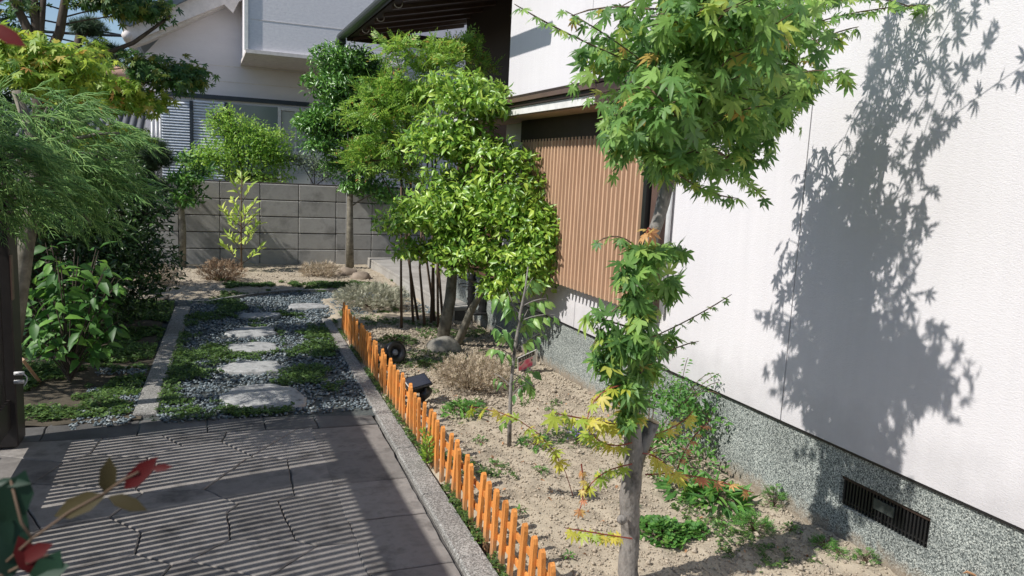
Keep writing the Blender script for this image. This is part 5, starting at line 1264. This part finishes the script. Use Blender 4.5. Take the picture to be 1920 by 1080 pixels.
# broad-leaved shrub
q = gnd(120, 660); bl = Plant('broad_leaf_shrub', q, 'shrub with large light green pointed leaves in front of the dark evergreen at left', 'shrub', 81)
YBr = 5.05
base = np.array([at_y(130, 660, YBr)[0], YBr, 0.]); bl.root.location = base
for (px, py) in ((85, 455), (115, 500), (150, 520), (105, 480), (60, 540), (100, 560), (160, 560), (200, 500), (215, 520), (60, 590), (120, 590), (170, 580), (215, 570), (70, 620), (160, 610), (200, 600), (130, 640), (50, 560), (90, 530), (140, 470), (185, 470), (225, 600), (100, 640), (170, 650), (45, 610), (210, 640)):
    for rep_ in range(2):
      e = at_y(px+bl.r.uniform(-14, 14)*rep_, py+bl.r.uniform(-10, 16)*rep_, YBr+bl.r.uniform(-.3, .3)+.1*rep_); bl.twig_leaves(bez(base+[0, 0, .02], (base+e)/2+[0, 0, .12], e, 6), .095, .075, .75, .6, .0035, jit=.3)
bl.finish([T_BROAD, T_OV2], M['broad'], M['bark_dark'], 200, wname='stems')
# off-frame tree added at left for its shade on hedge foot and path
of = Plant('added_shade_tree', (-2.3, 6.6, 0), 'dense dark tree added out of frame left of the dark evergreen shrub for its shade', 'tree', 83)
of.dm = 2.2
of.limb([(-2.3, 6.6, 0), (-2.25, 6.6, 1.2), (-2.2, 6.6, 2.3)], .08, .04, 8)
for (c, r_, n) in (((-2.0, 5.6, 1.6), (.6, .6, .5), 800), ((-2.2, 6.8, 1.6), (.7, .7, .4), 700), ((-2.2, 8.1, 2.2), (.6, .6, .5), 600), ((-2.1, 4.9, 1.1), (.4, .4, .4), 300)):
    of.blob(c, r_, n, .08, origin=(-2.25, 6.6, 1.6), hang=.2, shell=.5, out=.7, upb=.6, thick=.012, twigs=18)
bt = Plant('corner_shade_caster', (-2.1, 10.05, 0), 'dark leafy mass added in the far left corner to shade the block wall', 'tree', 85)  # added occluder, shaped to shade the left part of the block wall
bt.limb([(-2.1, 10.05, 0), (-2.1, 10.05, 1.2), (-2.1, 10.05, 2.8)], .06, .03, 8)
for (c, r_, n) in (((-2.1, 10.05, 1.45), (.45, .25, .4), 700), ((-2.1, 10.05, 2.0), (.48, .25, .42), 800), ((-2.05, 10.05, 2.6), (.42, .25, .42), 700)):
    bt.blob(c, r_, n, .08, origin=(-2.1, 10.05, 1.0), hang=.2, shell=.55, out=.7, upb=.6, thick=.012, twigs=18)
bt.finish([T_OV, T_LAN], M['hedge'], M['bark_dark'], 0)
of.finish([T_OV, T_LAN], M['hedge'], M['bark_dark'], 0)

# ------------------------------------------------------------------ FOREGROUND PHOTINIA SPRIGS (close to the lens)
ph = empty('photinia_sprig', gnd(0, 1080, 1.0)+np.array([0, 0, -.1]), 'blurred photinia sprig with dark green and red leaves at the bottom left corner', 'shrub')
D = .62
def at_d(px, py, d): r_ = ray(px, py); return CAMP+r_*d
def pleaf(p0, p1, w_, mat, d0=D, d1=None, tilt=.3, name='leaf'):
    a = at_d(*p0, d0); b = at_d(*p1, d1 or d0); L_ = np.linalg.norm(b-a); V, T = leaf_ovate(w=w_*FPX**0, fold=.05, curl=.12, stem=.05, seg=(0, .25, .65, 1), wid=(.15, .9, .9, 0))
    n_ = -ray(*p0)+up2*tilt; fr = frames((b-a)[None], n_[None])[0]*L_
    W = V@fr.T+a-wloc(ph); o = link(name, np_mesh(name, W, T, mat, True), ph); return o
stem = MB(); 
for ps, r_ in ((((-40, 1100), (60, 1010), (130, 960), (195, 925)), .0011), (((195, 925), (230, 900), (260, 885)), .0011), (((60, 1010), (40, 980), (20, 900)), .0011), (((-20, 1090), (40, 1060), (90, 1040)), .0011)):
    stem.tube([at_d(*p, D) for p in ps], r_, 6)
stem.build('stem', M['twig'], ph)
pleaf((200, 925), (205, 858), .48, M['olive_leaf'], name='leaf'); pleaf((235, 915), (292, 858), .42, M['red_leaf'], name='red_leaf'); pleaf((285, 880), (322, 874), .4, M['red_leaf'], name='red_leaf')
pleaf((195, 930), (92, 968), .38, M['olive_leaf']); pleaf((205, 932), (275, 955), .38, M['olive_leaf']); pleaf((40, 1050), (95, 1020), .5, M['red_leaf'], name='red_leaf')
pleaf((10, 980), (45, 885), .62, M['dkgreen_leaf']); pleaf((20, 1080), (-10, 900), .5, M['dkgreen_leaf']); pleaf((55, 1080), (125, 1060), .75, M['dkgreen_leaf']); pleaf((-10, 905), (55, 905), .3, M['dkgreen_leaf'])
pleaf((60, 1075), (35, 1005), .5, M['red_leaf'], name='red_leaf'); pleaf((70, 1100), (110, 1035), .7, M['dkgreen_leaf']); pleaf((0, 1040), (10, 960), .5, M['dkgreen_leaf'])
pr2 = empty('red_maple_leaf_twig', at_d(0, 60, .6), 'blurred dark red leaf hanging at the upper left edge', 'leaf'); ph2 = ph; ph = pr2
pleaf((-20, 48), (46, 84), .42, M['red_leaf'], .6, name='leaf'); pleaf((-15, 5), (12, -10), .5, M['red_leaf'], .6, name='leaf'); ph = ph2
